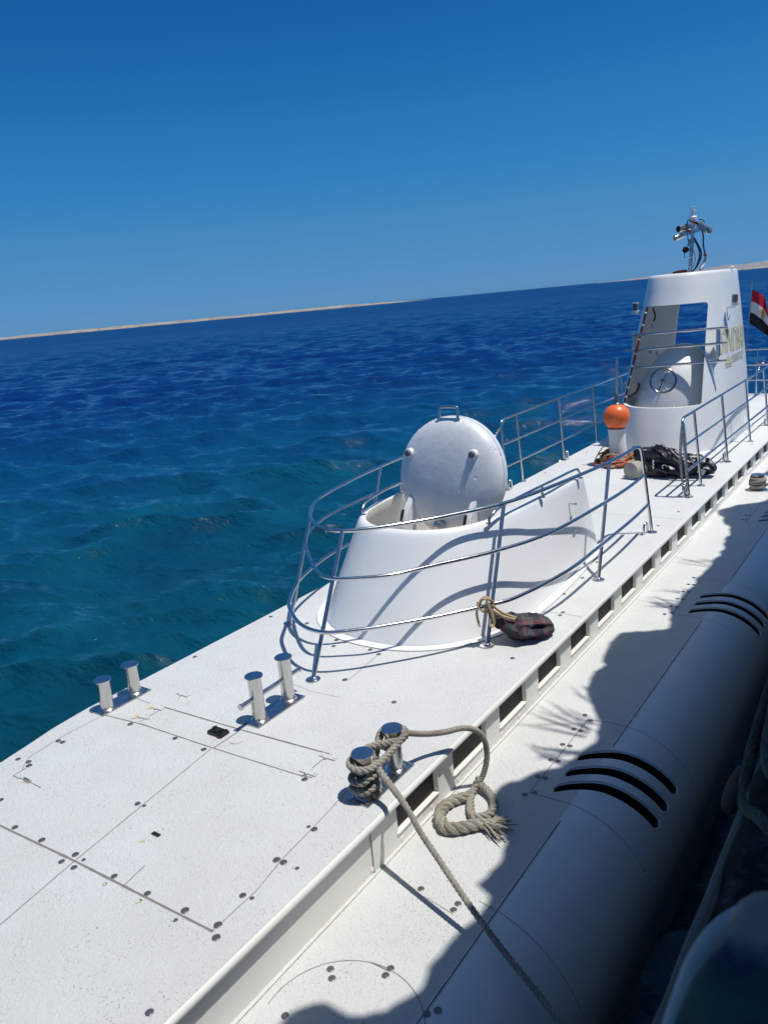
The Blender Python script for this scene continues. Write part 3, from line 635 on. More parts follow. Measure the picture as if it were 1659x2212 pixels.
def foot(m_, x, y, r=.055): m_.lathe([(r, 0), (r, .006), (r - .006, .009), (.03, .010), (.022, .02)], (x, y, .0005), n=28)
rail = MB(); foot_pts = []
t_ = cr(top, 8) + cr([(1.005, 7.85, .95), (1.01, 7.93, .942), (1.02, 7.975, .915), (1.03, 7.99, .86)], 5)[1:]
rail.tube(t_ + [Vector((1.11, 8.05, 0))], RT, 12)
bowrail = rail.build('bow_railing', M['steel'], sub)
for nme, path in (('middle_rail', mid), ('lower_rail', low)):
    MB().tube(cr(path, 8), RT * .95, 12).build(nme, M['steel'], bowrail)
for b, t in [((-.046, 3.845), (-.127, 4.454)), ((-.93, 4.58), (-.86, 4.96)), ((.837, 4.862), (.703, 5.52)), ((1.10, 6.508), (.988, 7.15)), ((-1.2, 6.05), (-1.225, 6.5)), ((-1.22, 7.9), (-1.25, 7.92))]:
    p = MB(); p.cyl((*b, 0), (*t, .95), RT, 12); foot(p, *b); p.build('rail_post', M['steel'], bowrail)
p = MB(); foot(p, 1.11, 8.05); p.tube(cr([(1.06, 7.93, 0), (1.06, 7.94, .09), (1.065, 7.98, .12), (1.07, 8.02, .09), (1.07, 8.03, 0)], 6), .012, 10); p.build('pad_eye', M['steel'], bowrail)
# starboard and port railings further aft
def siderail(name, xb, xt, posts, y0, y1, front=None):
    m_ = MB(); pts = [Vector((xt, y0 + .12 + .0, .95)), Vector((xt, (y0 + y1) / 2, .95)), Vector((xt, y1, .95))]
    start = [Vector((xb, y0, 0)), Vector((xb + (xt - xb) * .92, y0 + .02, .86)), Vector((xb + (xt - xb) * .97, y0 + .04, .92)), Vector((xt, y0 + .12, .95))]
    m_.tube(start[:1] + cr(start[1:], 5) + pts[1:], RT, 12); o = m_.build(name, M['steel'], sub)
    for z, nme in ((.62, 'middle_rail'), (.31, 'lower_rail')):
        x = xb + (xt - xb) * z / .95; MB().cyl((x, y0 + .01, z), (x, y1, z), RT * .93, 12).build(nme, M['steel'], o)
    for y in posts:
        p = MB(); p.cyl((xb, y, 0), (xt, y, .95), RT, 12); foot(p, xb, y, .05); p.build('rail_post', M['steel'], o)
    for y in [y0] + [q for q in posts[1::2]]:
        p = MB(); s_ = -1 if xb > 0 else 1; foot(p, xb, y, .05); p.tube(cr([(xb + s_ * .05, y - .05, 0), (xb + s_ * .05, y - .04, .11), (xb + s_ * .055, y, .14), (xb + s_ * .05, y + .04, .11), (xb + s_ * .05, y + .05, 0)], 6), .011, 10); p.build('pad_eye', M['steel'], o)
    return o
siderail('starboard_railing', 1.085, .99, [10.152, 11.582, 13.09, 14.51, 16.0, 17.4], 9.585, 18.2)
siderail('port_railing', -1.235, -1.29, [9.84, 11.30, 12.70, 14.1, 15.5, 17.0], 9.35, 18.2)
sr = MB(); sr.cyl((-1.25, 18.2, .95), (1.0, 18.2, .95), RT, 12); sr_ = sr.build('stern_railing', M['steel'], sub)
for z in (.63, .31): MB().cyl((-1.22, 18.2, z), (1.05, 18.2, z), RT * .93, 12).build('lower_rail', M['steel'], sr_)
for x in (-.55, .2, 1.02, -1.22): p = MB(); p.cyl((x, 18.2, 0), (x, 18.2, .95), RT, 12); foot(p, x, 18.2, .05); p.build('rail_post', M['steel'], sr_)

# conning tower -----------------------------------------------------
TW = [(0, -.03, 13.65, .885, 1.89), (.3, -.03, 13.65, .865, 1.85), (.7, -.03, 13.70, .83, 1.74), (1.0, -.03, 13.75, .80, 1.65), (1.6, -.025, 13.85, .725, 1.47), (2.2, -.02, 13.95, .645, 1.28), (2.62, -.02, 14.0, .59, 1.15)]
def tpar(z):
    for a, b in zip(TW, TW[1:]):
        if z <= b[0]: k = (z - a[0]) / (b[0] - a[0]); return [a[i] + (b[i] - a[i]) * k for i in range(1, 5)]
    return list(TW[-1][1:])
def tsurf(th, z, off=0):
    cx_, yc, a, b = tpar(z); c, s_ = seg(th, 2.5); return Vector((cx_ + (a + off) * c, yc + (b + off) * s_, z))
def tring(z, off=0, n_=112, zz=None): return [tsurf(2 * math.pi * k / n_, z, off) for k in range(n_)]
f = MB(); rows = []
for z, off in [(-.02, 0), (.3, 0), (.7, 0), (1.0, 0), (1.3, 0), (1.6, 0), (1.9, 0), (2.2, 0), (2.4, 0), (2.57, 0), (2.60, -.004), (2.617, -.016), (2.624, -.035), (2.626, -.06)]: rows.append(tring(z, off))
f.grid(rows, closed=True); n_ = 112; f.f += [tuple(range(n_ - 1, -1, -1)), tuple((len(rows) - 1) * n_ + k for k in range(n_))]; f.m += [0, 0]
tower = f.build('conning_tower', [M['gel'], M['gelcream']], sub)
f = MB(); rows = [tring(z, -.05) for z in (.02, .4, .8, 1.2, 1.6, 2.0, 2.3, 2.5)]; f.grid(rows, closed=True); f.f += [tuple(range(n_ - 1, -1, -1)), tuple((len(rows) - 1) * n_ + k for k in range(n_))]; f.m += [0, 0]
inner_ = f.build('cutter', [M['gelcream'], M['gelcream']], sub)
def rpoly(pts, r=.05, n_=5):
    out = []; N = len(pts)
    for i in range(N):
        a, b, c = Vector(pts[i - 1]), Vector(pts[i]), Vector(pts[(i + 1) % N]); u = (a - b).normalized() * r; v_ = (c - b).normalized() * r
        for k in range(n_ + 1): t = k / n_; out.append(tuple(b + u * (1 - t) ** 2 + v_ * t ** 2))
    return out
def cut(poly, y0, y1):
    return MB().prism(rpoly(poly), y0, y1, lambda a, c, h: (a, h, c)).build('cutter', [M['gelcream'], M['gelcream']], sub, smooth=0)
boolean(tower, [inner_])
boolean(tower, [cut([(-.69, .70), (.548, .70), (.465, 2.17), (-.43, 2.17)], 11, 13.55)])
boolean(tower, [cut([(-.70, .5), (.50, .5), (.45, 2.13), (-.50, 2.13)], 14.2, 17)])
fl = MB(); r0 = [p + Vector((0, 0, .0)) for p in tring(0, .07)]; r1 = tring(0, -.01)
fl.grid([[Vector((p.x, p.y, .0005)) for p in r0], [Vector((p.x, p.y, .009)) for p in r0], [Vector((p.x, p.y, .01)) for p in r1]], closed=True); fl.build('base_flange', M['gel'], tower)
for k in range(26):
    p = tsurf(2 * math.pi * k / 26, 0, .045); copy(sc0, tower, (p.x, p.y - 5, .009)).name = 'flange_screw'
# cockpit inside: domed cover with hand wheel
dm = MB(); rows = []
for i in range(15):
    a = math.pi / 2 * i / 14; r = math.cos(a); rows.append([(-.06 + .70 * r * math.cos(2 * math.pi * k / 64) * (1 - .12 * math.sin(a)) + .10 * math.sin(a), 13.15 + .06 * math.sin(a) + .80 * r * math.sin(2 * math.pi * k / 64), .35 + 1.20 * math.sin(a) ** .9) for k in range(64)])
dm.grid(rows, closed=True); dm.build('cockpit_dome', M['gel'], tower)
ck = MB(); ck.prism([(p.x, p.y) for p in tring(.4, -.055)], .35, .36); ck.build('cockpit_floor', M['gelcream'], tower, smooth=0)
WC = Vector((-.035, 12.36, 1.06)); WN = Vector((.18, -.93, .32)).normalized(); RW = rot_to(WN)
wh = MB(); Rr = .185
wh.tube([WC + RW @ Vector((Rr * math.cos(2 * math.pi * k / 40), Rr * math.sin(2 * math.pi * k / 40), 0)) for k in range(40)], .0175, 10, closed=True)
for k in range(4):
    a = math.pi / 2 * k + 1.2; wh.cyl(WC, WC + RW @ Vector((Rr * math.cos(a), Rr * math.sin(a), 0)), .0085, 8)
wh.lathe([(.03, -.03), (.032, .01), (.02, .03)], WC, RW, n=20); wh.cyl(WC, WC - WN * .3, .014, 12); wh.build('hand_wheel', M['dsteel'], tower)
st_ = MB(); st_.lathe([(.10, 0), (.085, .05), (.05, .09)], WC - WN * .22, RW, n=24)
for s_ in (-1, 1): st_.tube([WC - WN * .15, WC + Vector((s_ * .13 + .05, .05, -.5))], [.028, .035], 6)
st_.build('wheel_bracket', M['hatch'], tower)
# rails across the opening
for z0, z1, xl in ((1.75, 1.79, -.665), (1.515, 1.565, -.745), (1.24, 1.305, -.76)):
    MB().tube(cr([(xl, 12.68, z0), (-.35, 12.60, z0 + (z1 - z0) * .2), (.05, 12.575, (z0 + z1) / 2 + .003), (.4, 12.60, z0 + (z1 - z0) * .75), (.80, 12.70, z1)], 8), .020, 12).build('opening_rail', M['steel'], tower)
for x in (.665, -.60):
    b = MB(); b.box((x, 12.71, 1.53), (.045, .012, .52)); b.box((x, 12.69, 1.765), (.05, .06, .012)); b.box((x, 12.78, 1.55), (.012, .16, .40)); b.build('rail_bracket', M['steel'], tower, bevel=.002)
# cable along the port edge of the opening, tied with white bands
def edge_pt(k, z0=.72, z1=2.16):
    z = z0 + (z1 - z0) * k; x = -.68 + (.255) * k; best = min((tsurf(math.pi + math.radians(a), z) for a in range(20, 90)), key=lambda p: abs(p.x - x)); return Vector((x + .005, best.y - .0, z))
pts = [edge_pt(k / 16) for k in range(17)]
for i, (a, b, mm, r_) in enumerate([(0, 7, 'black', .014), (7, 11, 'red', .02), (11, 17, 'darkred', .018)]):
    MB().tube([p + Vector((.012, -.012, 0)) for p in pts[a:b]] + ([pts[b] + Vector((.012, -.012, 0))] if b < 17 else []), r_, 10).build('cable', M[mm], tower)
for k in (1, 2.6, 4.4, 6.2, 8.2, 10.6, 13, 15):
    i = int(k); p = pts[i].lerp(pts[i + 1], k - i) + Vector((.012, -.012, 0)); d = (pts[i + 1] - pts[i]).normalized(); MB().cyl(p - d * .011, p + d * .011, .024, 12).build('cable_tie', M['white'], tower)
hk = MB(); hk.tube(cr([(-.36, 12.95, 2.14), (-.35, 12.95, 2.08), (-.33, 12.95, 2.02), (-.345, 12.95, 1.95), (-.36, 12.95, 1.93)], 5), .013, 8); hk.build('cable_end', M['black'], tower)
hk = MB(); hk.tube(cr([(-.62, 12.5, .80), (-.56, 12.48, .82), (-.49, 12.5, .88), (-.46, 12.52, .96), (-.47, 12.52, 1.02)], 5), [.016] * 20 + [.008], 8); hk.build('hose_end', M['black'], tower)
hk = MB()
for q in ((-.40, 13.0, 1.85), (-.46, 13.1, 1.45), (-.38, 13.2, 1.40)): hk.box(q, (.03, .03, .07))
hk.build('wall_clip', M['bollard'], tower)
# navigation lamps
def navlamp(x, y, z, lens, sx):
    b = MB(); b.cyl((x, y, z), (x, y, z + .045), .062, 24); b.cyl((x, y, z + .16), (x, y, z + .175), .05, 24); b.box((x - sx * .06, y, z - .02), (.12, .05, .014)); b.build('nav_lamp_base', M['white'], tower)
    MB().cyl((x, y, z + .046), (x, y, z + .159), .034, 20).build('nav_lamp_core', M[lens], tower)
    MB().lathe([(.052, .046), (.052, .158)], (x, y, z), n=24, capend=False).build('nav_lamp_glass', M['clear'], tower)
navlamp(.765, 13.35, 2.07, 'brownlens', 1); navlamp(-.79, 13.4, 2.05, 'black', -1)
wi = MB(); wi.tube(cr([(.66, 13.3, 2.03), (.67, 13.26, 1.99), (.68, 13.26, 1.9), (.685, 13.28, 1.86), (.70, 13.3, 1.93)], 6), .005, 6); wi.build('lamp_wire', M['black'], tower)
# lettering wrapped on the starboard side
def tablen(z, n_=600):
    th0 = -math.pi / 2; out = [(0, th0)]; p = tsurf(th0, z); L = 0
    for i in range(1, n_): th = th0 + math.pi * i / n_; q = tsurf(th, z); L += (q - p).length; p = q; out.append((L, th))
    return out
def wrap(me, s0, z0, sx, sz, shear=0):
    cache = {}
    for v_ in me.vertices:
        z = z0 + v_.co.y * sz; s_ = s0 + v_.co.x * sx; key = round(z, 2)
        if key not in cache: cache[key] = tablen(key)
        tb = cache[key]; k = min(range(len(tb)), key=lambda i: abs(tb[i][0] - s_)) if s_ > 0 else 0
        a = tb[k]; b = tb[min(k + 1, len(tb) - 1)]; th = a[1] + (b[1] - a[1]) * max(0, min(1, (s_ - a[0]) / max(1e-6, b[0] - a[0])))
        p = tsurf(th, z, .007 + v_.co.z); v_.co = p - ORG['submarine']
def text(body, size, s0, z0, mt, name, condense=1, offset=0., space=1):
    cu = bpy.data.curves.new(name, 'FONT'); cu.body = body; cu.size = size; cu.offset = offset; cu.space_character = space; cu.resolution_u = 3
    o = bpy.data.objects.new(name, cu); COL.objects.link(o); dg = bpy.context.evaluated_depsgraph_get(); dg.update()
    me = bpy.data.meshes.new_from_object(o.evaluated_get(dg)); bpy.data.objects.remove(o)
    bm = bmesh.new(); bm.from_mesh(me); bmesh.ops.triangulate(bm, faces=bm.faces)
    for _ in range(2): bmesh.ops.subdivide_edges(bm, edges=[e for e in bm.edges if e.calc_length() > .06], cuts=1)
    bmesh.ops.triangulate(bm, faces=bm.faces); bm.to_mesh(me); bm.free()
    wrap(me, s0, z0, condense, 1); me.materials.clear(); me.materials.append(mt)
    ob = bpy.data.objects.new(name, me); COL.objects.link(ob); ob.parent = tower; return ob
text('SINDBAD', .50, 1.02, 1.385, M['gold'], 'lettering', .64, .010, 1.08)
text('SUBMARINES', .17, 1.52, 1.21, M['grayvinyl'], 'small_lettering', .8, .003)
em = bpy.data.meshes.new('emblem'); pts_ = [(0, 0), (.27, 0), (.27, .04), (.0, .04)], [(-.03, .055), (.29, .055), (.30, .12), (.24, .14), (.10, .14), (-.03, .12)], [(.04, .14), (.12, .14), (.11, .20), (.09, .20), (.085, .25), (.07, .25), (.065, .20)], [(.17, .14), (.23, .14), (.22, .19), (.18, .19)]
mb = MB()
for pl in pts_: mb.add([(a, b, 0) for a, b in pl], [tuple(range(len(pl)))])
em.from_pydata(mb.v, [], mb.f)
bm = bmesh.new(); bm.from_mesh(em); bmesh.ops.triangulate(bm, faces=bm.faces); bmesh.ops.subdivide_edges(bm, edges=bm.edges[:], cuts=3, use_grid_fill=True); bm.to_mesh(em); bm.free()
wrap(em, 1.27, 1.16, .95, .75); em.materials.append(M['gold']); eo = bpy.data.objects.new('emblem', em); COL.objects.link(eo); eo.parent = tower
# mast with cameras on the tower roof
mz = 2.6; mx = .02; my = 13.6
mst = MB(); mst.tube([(mx, my, mz), (mx + .045, my, 3.36)], .030, 16); mast = mst.build('mast', M['steel'], sub)
def hous(p0, p1, r, open_=False):
    d = (Vector(p1) - Vector(p0)); R = rot_to(d); L = d.length
    h_ = MB().lathe([(r * .9, 0), (r, .004), (r, L), (r * .88, L + .004), (r * .88, L - .03), (.001, L - .03)], p0, R, n=28); 
    return h_.build('camera_housing', M['bollard'], mast)
hous((.155, 13.62, 3.335), (.345, 13.45, 3.215), .052)
hous((-.01, 13.7, 3.33), (-.115, 13.45, 3.295), .052); MB().cyl((-.112, 13.458, 3.296), (-.1165, 13.447, 3.2945), .044, 24).build('camera_glass', M['black'], mast)
hous((-.07, 13.7, 3.235), (-.20, 13.55, 3.165), .045)
ar = MB(); ar.box((.02, 13.62, 3.235), (.50, .02, .065), Matrix.Rotation(math.radians(-11), 3, 'Y')); ar.box((.10, 13.6, 3.375), (.17, .04, .012), Matrix.Rotation(math.radians(6), 3, 'Y')); ar.build('cross_arm', M['steel'], mast)
be = MB(); be.lathe([(.065, 0), (.065, .035), (.05, .05)], (.06, 13.6, 3.42), n=24); be.cyl((.06, 13.6, 3.34), (.06, 13.6, 3.42), .04, 16); be.build('beacon_base', M['white'], mast)
be = MB(); be.lathe([(.048, .05), (.05, .10), (.05, .14), (.042, .175), (.02, .19), (.001, .192)], (.06, 13.6, 3.42), n=24, capend=False); be.build('beacon_lens', M['clear'], mast)
MB().cyl((.06, 13.6, 3.47), (.06, 13.6, 3.55), .02, 12).build('beacon_bulb', M['white'], mast)
hn = MB(); hn.lathe([(.03, 0), (.046, .05), (.05, .07), (.04, .072), (.02, .05)], (-.005, 13.56, 2.975), rot_to((-.25, -1, 0)), n=24); hn.tube([(-.07, 13.5, 2.97), (-.04, 13.5, 2.95), (-.04, 13.52, 2.86), (-.02, 13.54, 2.855)], .006, 6); hn.build('horn', M['black'], mast)
MB().lathe([(.07, 0), (.07, .008), (.05, .012)], (.02, 13.57, 2.85), n=24).build('horn_plate', M['white'], mast)
sp = MB(); sp.cyl((.0, 13.56, 3.02), (.025, 13.56, 3.13), .017, 12); sp.build('cable_gland', M['bollard'], mast)
for pts_, r_, mm in [([(.09, 13.58, 3.14), (.14, 13.56, 3.05), (.19, 13.56, 2.95), (.20, 13.56, 2.85), (.16, 13.56, 2.74), (.10, 13.56, 2.66), (.06, 13.6, 2.64)], .013, 'black'), ([(.09, 13.6, 3.10), (.15, 13.6, 2.98), (.17, 13.58, 2.85), (.13, 13.58, 2.72), (.08, 13.6, 2.65)], .010, 'black'),
                     ([(.21, 13.56, 3.24), (.23, 13.56, 3.15), (.235, 13.56, 3.0), (.265, 13.56, 2.87)], .012, 'black'), ([(.265, 13.56, 2.87), (.25, 13.56, 2.76), (.21, 13.56, 2.70), (.19, 13.58, 2.64)], .020, 'bollard'),
                     ([(.07, 13.55, 2.99), (.11, 13.55, 2.88), (.11, 13.56, 2.78), (.06, 13.58, 2.68)], .005, 'red'), ([(-.02, 13.5, 3.3), (.0, 13.52, 3.2), (.01, 13.52, 3.13), (.01, 13.55, 3.08)], .006, 'black'),
                     ([(.0, 13.6, 3.30), (-.02, 13.57, 3.36), (.0, 13.57, 3.42), (.05, 13.56, 3.39), (.16, 13.56, 3.35)], .008, 'black'), ([(.15, 13.6, 3.41), (.20, 13.6, 3.40), (.24, 13.6, 3.36)], .007, 'black'),
                     ([(-.20, 13.5, 2.64), (-.1, 13.5, 2.655), (.0, 13.52, 2.655)], .018, 'red'), ([(-.22, 13.5, 2.637), (-.1, 13.52, 2.64), (.0, 13.54, 2.637)], .015, 'darkred')]:
    MB().tube(cr(pts_, 6), r_, 8).build('cable', M[mm], mast)
for q in ((.265, 13.56, 2.865), (.20, 13.58, 2.67), (.125, 13.56, 3.36), (.02, 13.52, 3.25)): MB().box(q, (.05, .04, .04), Matrix.Rotation(.5, 3, 'Y')).build('tape_wrap', M['red'], mast, bevel=.006)
mk = MB(); mk.lathe([(.03, 0), (.03, .03), (.015, .045)], (.62 - .05, 14.0, 2.62), n=16); mk.build('roof_cap', M['white'], tower)

# ------------------------------------------------------------------ things on the deck
# buoy float on a white pipe
by = empty('marker_buoy', (-.345, 11.2, 0), 'orange ball float on a white pipe with a grey antenna, standing before the tower', 'buoy')
b = MB(); b.cyl((-.335, 11.2, 0), (-.365, 11.2, .53), .121, 36); b.build('pipe', M['pipe'], by)
b = MB(); b.lathe([(.10, -.17), (.14, -.135), (.175, -.075), (.19, -.01), (.185, .05), (.165, .10), (.125, .145), (.075, .172), (.05, .18)], (-.36, 11.2, .70), n=40, ); b.build('float', M['orange'], by)
b = MB(); b.lathe([(.122, 0), (.126, .01), (.122, .02)], (-.365, 11.2, .525), n=36, capend=False); b.build('float_rim', M['darkred'], by)
b = MB(); b.lathe([(.06, 0), (.05, .02), (.033, .03), (.033, .15), (.022, .165)], (-.355, 11.2, .875), n=20); b.build('collar', M['screw'], by)
b = MB(); b.tube([(-.353, 11.2, 1.03), (-.342, 11.2, 1.55)], [.021, .017], 12); b.build('antenna', M['bollard'], by)
# rope pile round the buoy's foot
rp = MB(); random.seed(21)
for k in range(17):
    a0 = random.uniform(0, 6.28); pts = []
    for i in range(10):
        a = a0 + i * .62; r = .17 + .12 * random.random() * (1 - k / 22); pts.append((-.335 + r * math.cos(a) * 1.2, 11.15 + r * math.sin(a) * 1.25, .015 + .012 * k * random.random() + .03 * random.random()))
    rp.tube(cr(pts, 5), .0135, 7, mi=1 if k % 3 == 0 else 0)
rp.tube(cr([(-.62, 10.95, .03), (-.60, 10.98, .12), (-.54, 11.03, .24), (-.5, 11.1, .28), (-.46, 11.15, .25), (-.43, 11.1, .12)], 6), .009, 7, mi=1)
for k in range(6):
    a = random.uniform(-2.6, .2); x, y = -.335 + .22 * math.cos(a), 11.17 + .23 * math.sin(a); rp.lathe([(.02, -.045), (.042, -.02), (.042, .02), (.02, .045)], (x, y, .06), rot_to((random.uniform(-1, 1), random.uniform(-1, 1), .3)), n=12, mi=0)
ro = rp.build('rope_coil', [M['ropeo'], M['rope2']]); tag(ro, 'tangled orange and tan rope heaped around the foot of the white pipe', 'rope')
# tube and black bag
tb = MB(); d = Vector((.30, .95, 0)).normalized(); p0 = Vector((.14, 10.28, .117)); tb.lathe([(.09, 0), (.112, .006), (.114, .02), (.114, .36), (.1, .37)], p0, rot_to(d), n=36); o = tb.build('foam_roll', M['foam']); tag(o, 'pale grey foam roll lying by the black bag, round end showing', 'foam roll')
def blob(rows_n, cols_n, f): return [[f(i / (rows_n - 1), 2 * math.pi * k / cols_n) for k in range(cols_n)] for i in range(rows_n)]
def crumple(p, amp, s_): v_ = noise.noise_vector(Vector(p) * s_) * amp + noise.noise_vector(Vector(p) * s_ * 2.7 + Vector((5, 1, 3))) * amp * .45; return Vector(p) + v_
ax0, ax1 = Vector((.10, 10.62, .16)), Vector((1.16, 10.68, .06))
def bagf(t, a):
    c = ax0.lerp(ax1, t); R = .0
    w_ = .24 * (math.sin(math.pi * min(1, t * 1.15 + .12)) ** .55 if t < .76 else .24) if t < .55 else (.235 - (t - .55) * .34)
    h_ = .175 * (1 - .1 * t) if t < .5 else .166 - (t - .5) * .22
    if t in (0., 1.): w_ *= .25; h_ *= .25
    sp_ = math.sin(a); ridge = 1 + .16 * math.sin(3 * a + 6 * t) + .12 * math.sin(7 * a - 9 * t)
    p = c + Vector((0, math.cos(a) * w_ * ridge, sp_ * h_ * ridge + .05)); p = crumple(p, .055, 4.2); p.z = max(.006, p.z); return p
bag = empty('black_bag', (.6, 10.6, 0), 'crumpled shiny black vinyl bag lying in front of the tower', 'bag')
bg_ = MB(); bg_.grid(blob(46, 40, bagf), closed=True); o = bg_.build('body', M['vinyl'], bag, smooth=60)
kn = MB(); kn.tube(cr([(.36, 10.5, .34), (.42, 10.5, .41), (.52, 10.46, .42), (.60, 10.42, .36), (.66, 10.4, .26)], 6), [.02 + .018 * math.sin(i * .7) ** 2 for i in range(25)], 8); kn.tube(cr([(.60, 10.48, .38), (.72, 10.4, .3), (.85, 10.4, .24), (.98, 10.44, .17)], 6), .028, 8); kn.build('neck_fold', M['vinyl'], bag)
kn = MB(); kn.box((1.02, 10.42, .12), (.11, .02, .09), Matrix.Rotation(.5, 3, 'Y')); kn.build('label_patch', M['grayvinyl'], bag, bevel=.01)
kn = MB(); kn.tube([(.56 + .03 * math.cos(a), 10.385, .17 + .028 * math.sin(a)) for a in [k * .7 for k in range(7)]], .006, 6); kn.tube([(.40 + .015 * (k % 2), 10.40, .25 - .02 * k) for k in range(7)], .008, 6); kn.build('buckle', M['white'], bag)
# plaid sack tied to the rail
pk_ = empty('plaid_sack', (.95, 5.1, 0), 'dark plaid cloth sack tied by a cord to the foot of the bow railing', 'sack')
def sackf(t, a):
    A = Vector((.83, 4.93, .30)); B = Vector((.86, 4.96, .13)); Cc = Vector((.98, 5.10, .07)); D = Vector((1.20, 5.30, .055))
    c = A * (1 - t) ** 3 + B * 3 * t * (1 - t) ** 2 + Cc * 3 * t * t * (1 - t) + D * t ** 3
    r = .03 + .112 * min(1, t * 1.8) ** 1.4; r *= math.sqrt(max(0.0, 1 - max(0, (t - .72) / .28) ** 2)) if t > .72 else 1
    r = max(r, .004); fold = 1 + .16 * math.sin(5 * a + 3 * t) * (1 - t * .4) + .08 * math.sin(9 * a - 7 * t)
    d = Vector((.7, .65, -.1 - .5 * (1 - t))).normalized(); s1 = d.cross(Vector((0, 0, 1))).normalized(); s2 = s1.cross(d)
    p = c + s1 * math.cos(a) * r * 1.05 * fold + s2 * math.sin(a) * r * .62 * fold; p = crumple(p, .018, 13); p.z = max(.004, p.z); return p
sk = MB(); RN, CN = 52, 56; sk.grid([[sackf(i / (RN - 1), 2 * math.pi * k / CN) for k in range(CN + 1)] for i in range(RN)])
so_ = sk.build('cloth', M['plaid'], pk_, smooth=70); me = so_.data; uvl = me.uv_layers.new(name='uv')
for l in me.loops: i, k = divmod(l.vertex_index, CN + 1); uvl.data[l.index].uv = (i / (RN - 1) * 1.25, k / CN * 1.6)
cd_ = MB()
for pts_ in ([(.80, 4.86, .33), (.83, 4.84, .39), (.87, 4.88, .38), (.88, 4.92, .33), (.86, 4.88, .28), (.82, 4.85, .29)], [(.80, 4.86, .36), (.84, 4.87, .40), (.87, 4.91, .36), (.84, 4.92, .30)], [(.79, 4.85, .36), (.785, 4.83, .28), (.79, 4.83, .22), (.81, 4.82, .17)],
             [(.86, 4.86, .38), (.90, 4.86, .27), (.91, 4.86, .20), (.90, 4.84, .18), (.885, 4.84, .20), (.89, 4.85, .235)], [(.89, 4.88, .30), (.95, 4.93, .24), (1.02, 4.99, .20)], [(.88, 4.9, .33), (.93, 4.95, .26), (1.02, 5.01, .205)], [(.82, 4.9, .38), (.80, 4.83, .34), (.83, 4.84, .30), (.88, 4.88, .33)]):
    cd_.tube(cr(pts_, 6), .0095, 7)
cd_.build('cord', M['rope2'], pk_)
# mooring ropes on the starboard double bollard
mr = MB(); B0 = Vector((1.135, 2.90, 0)); B1 = Vector((1.135, 3.185, 0)); r = .020
def ring_pts(c, R, z0, z1, a0, a1, n_=14): return [(c.x + R * math.cos(a0 + (a1 - a0) * k / n_), c.y + R * math.sin(a0 + (a1 - a0) * k / n_), z0 + (z1 - z0) * k / n_) for k in range(n_ + 1)]
pth = ring_pts(B0, .072, .035, .075, -.3, 5.6) + ring_pts(B0, .073, .09, .13, 6.1, 11.6)[0:] + ring_pts(B0, .072, .15, .175, 12.0, 15.6, 8)
twist(mr, cr(pth, 3), r, .085, fuzz=.25)
pth = [(1.21, 2.93, .205)] + ring_pts(B0, .074, .205, .215, math.radians(-20), math.radians(-215), 9) + [(1.09, 3.01, .225), (1.15, 3.08, .23), (1.20, 3.14, .225)] + ring_pts(B1, .075, .222, .225, math.radians(-20), math.radians(185), 9) + [(1.07, 3.13, .20), (1.12, 3.105, .19), (1.19, 3.12, .175)]
twist(mr, cr(pth, 4), r, .085, fuzz=.25)
pth = [(1.205, 2.90, .19), (1.21, 2.97, .20), (1.215, 3.07, .215), (1.22, 3.15, .235), (1.215, 3.2, .245)] + ring_pts(B1, .073, .245, .21, .2, 3.4, 7) + [(1.07, 3.10, .13), (1.10, 3.05, .10)]
twist(mr, cr(pth, 4), r, .085, fuzz=.25)
o = mr.build('rope_wraps', M['rope']); tag(o, 'turns of grey rope wound in a figure eight round the starboard bollard pair', 'rope')
ln = MB(); twist(ln, cr([(1.19, 2.96, .20), (1.215, 2.925, .185), (1.27, 2.90, .16), (1.36, 2.869, .117), (1.455, 2.831, .073), (1.557, 2.785, .0), (1.678, 2.735, -.062), (1.9, 2.645, -.177), (2.037, 2.591, -.237), (2.196, 2.533, -.30), (2.345, 2.479, -.35), (2.6, 2.38, -.44), (2.95, 2.25, -.58)], 6), .0165, .075, fuzz=.12, rs=lambda t: 1.25 - .3 * min(1, t * 5))
o = ln.build('mooring_line', M['rope']); tag(o, 'taut grey mooring line running from the bollard down towards the dark boat', 'rope')
lp = MB(); twist(lp, cr([(1.17, 3.2, .235), (1.21, 3.22, .235), (1.25, 3.36, .165), (1.31, 3.47, .135), (1.36, 3.57, .12), (1.40, 3.64, .085), (1.432, 3.68, .03), (1.445, 3.70, -.06), (1.445, 3.69, -.15), (1.43, 3.66, -.235), (1.415, 3.63, -.27)], 6), .0175, .05, fuzz=.1)
twist(lp, cr([(1.415, 3.65, -.25), (1.40, 3.60, -.30), (1.405, 3.54, -.305), (1.45, 3.46, -.305), (1.486, 3.40, -.305), (1.53, 3.37, -.305), (1.585, 3.42, -.305), (1.585, 3.50, -.30), (1.525, 3.585, -.30), (1.44, 3.63, -.285), (1.41, 3.62, -.28)], 5), .024, .10, fuzz=.9)
twist(lp, cr([(1.42, 3.54, -.295), (1.388, 3.50, -.30), (1.345, 3.44, -.30), (1.325, 3.35, -.30), (1.362, 3.26, -.298), (1.44, 3.20, -.298), (1.51, 3.24, -.298), (1.57, 3.30, -.295), (1.62, 3.34, -.298), (1.67, 3.35, -.302)], 6), .034, .16, fuzz=1.2, rs=lambda t: .85 + .25 * math.sin(t * 3.1))
random.seed(5)
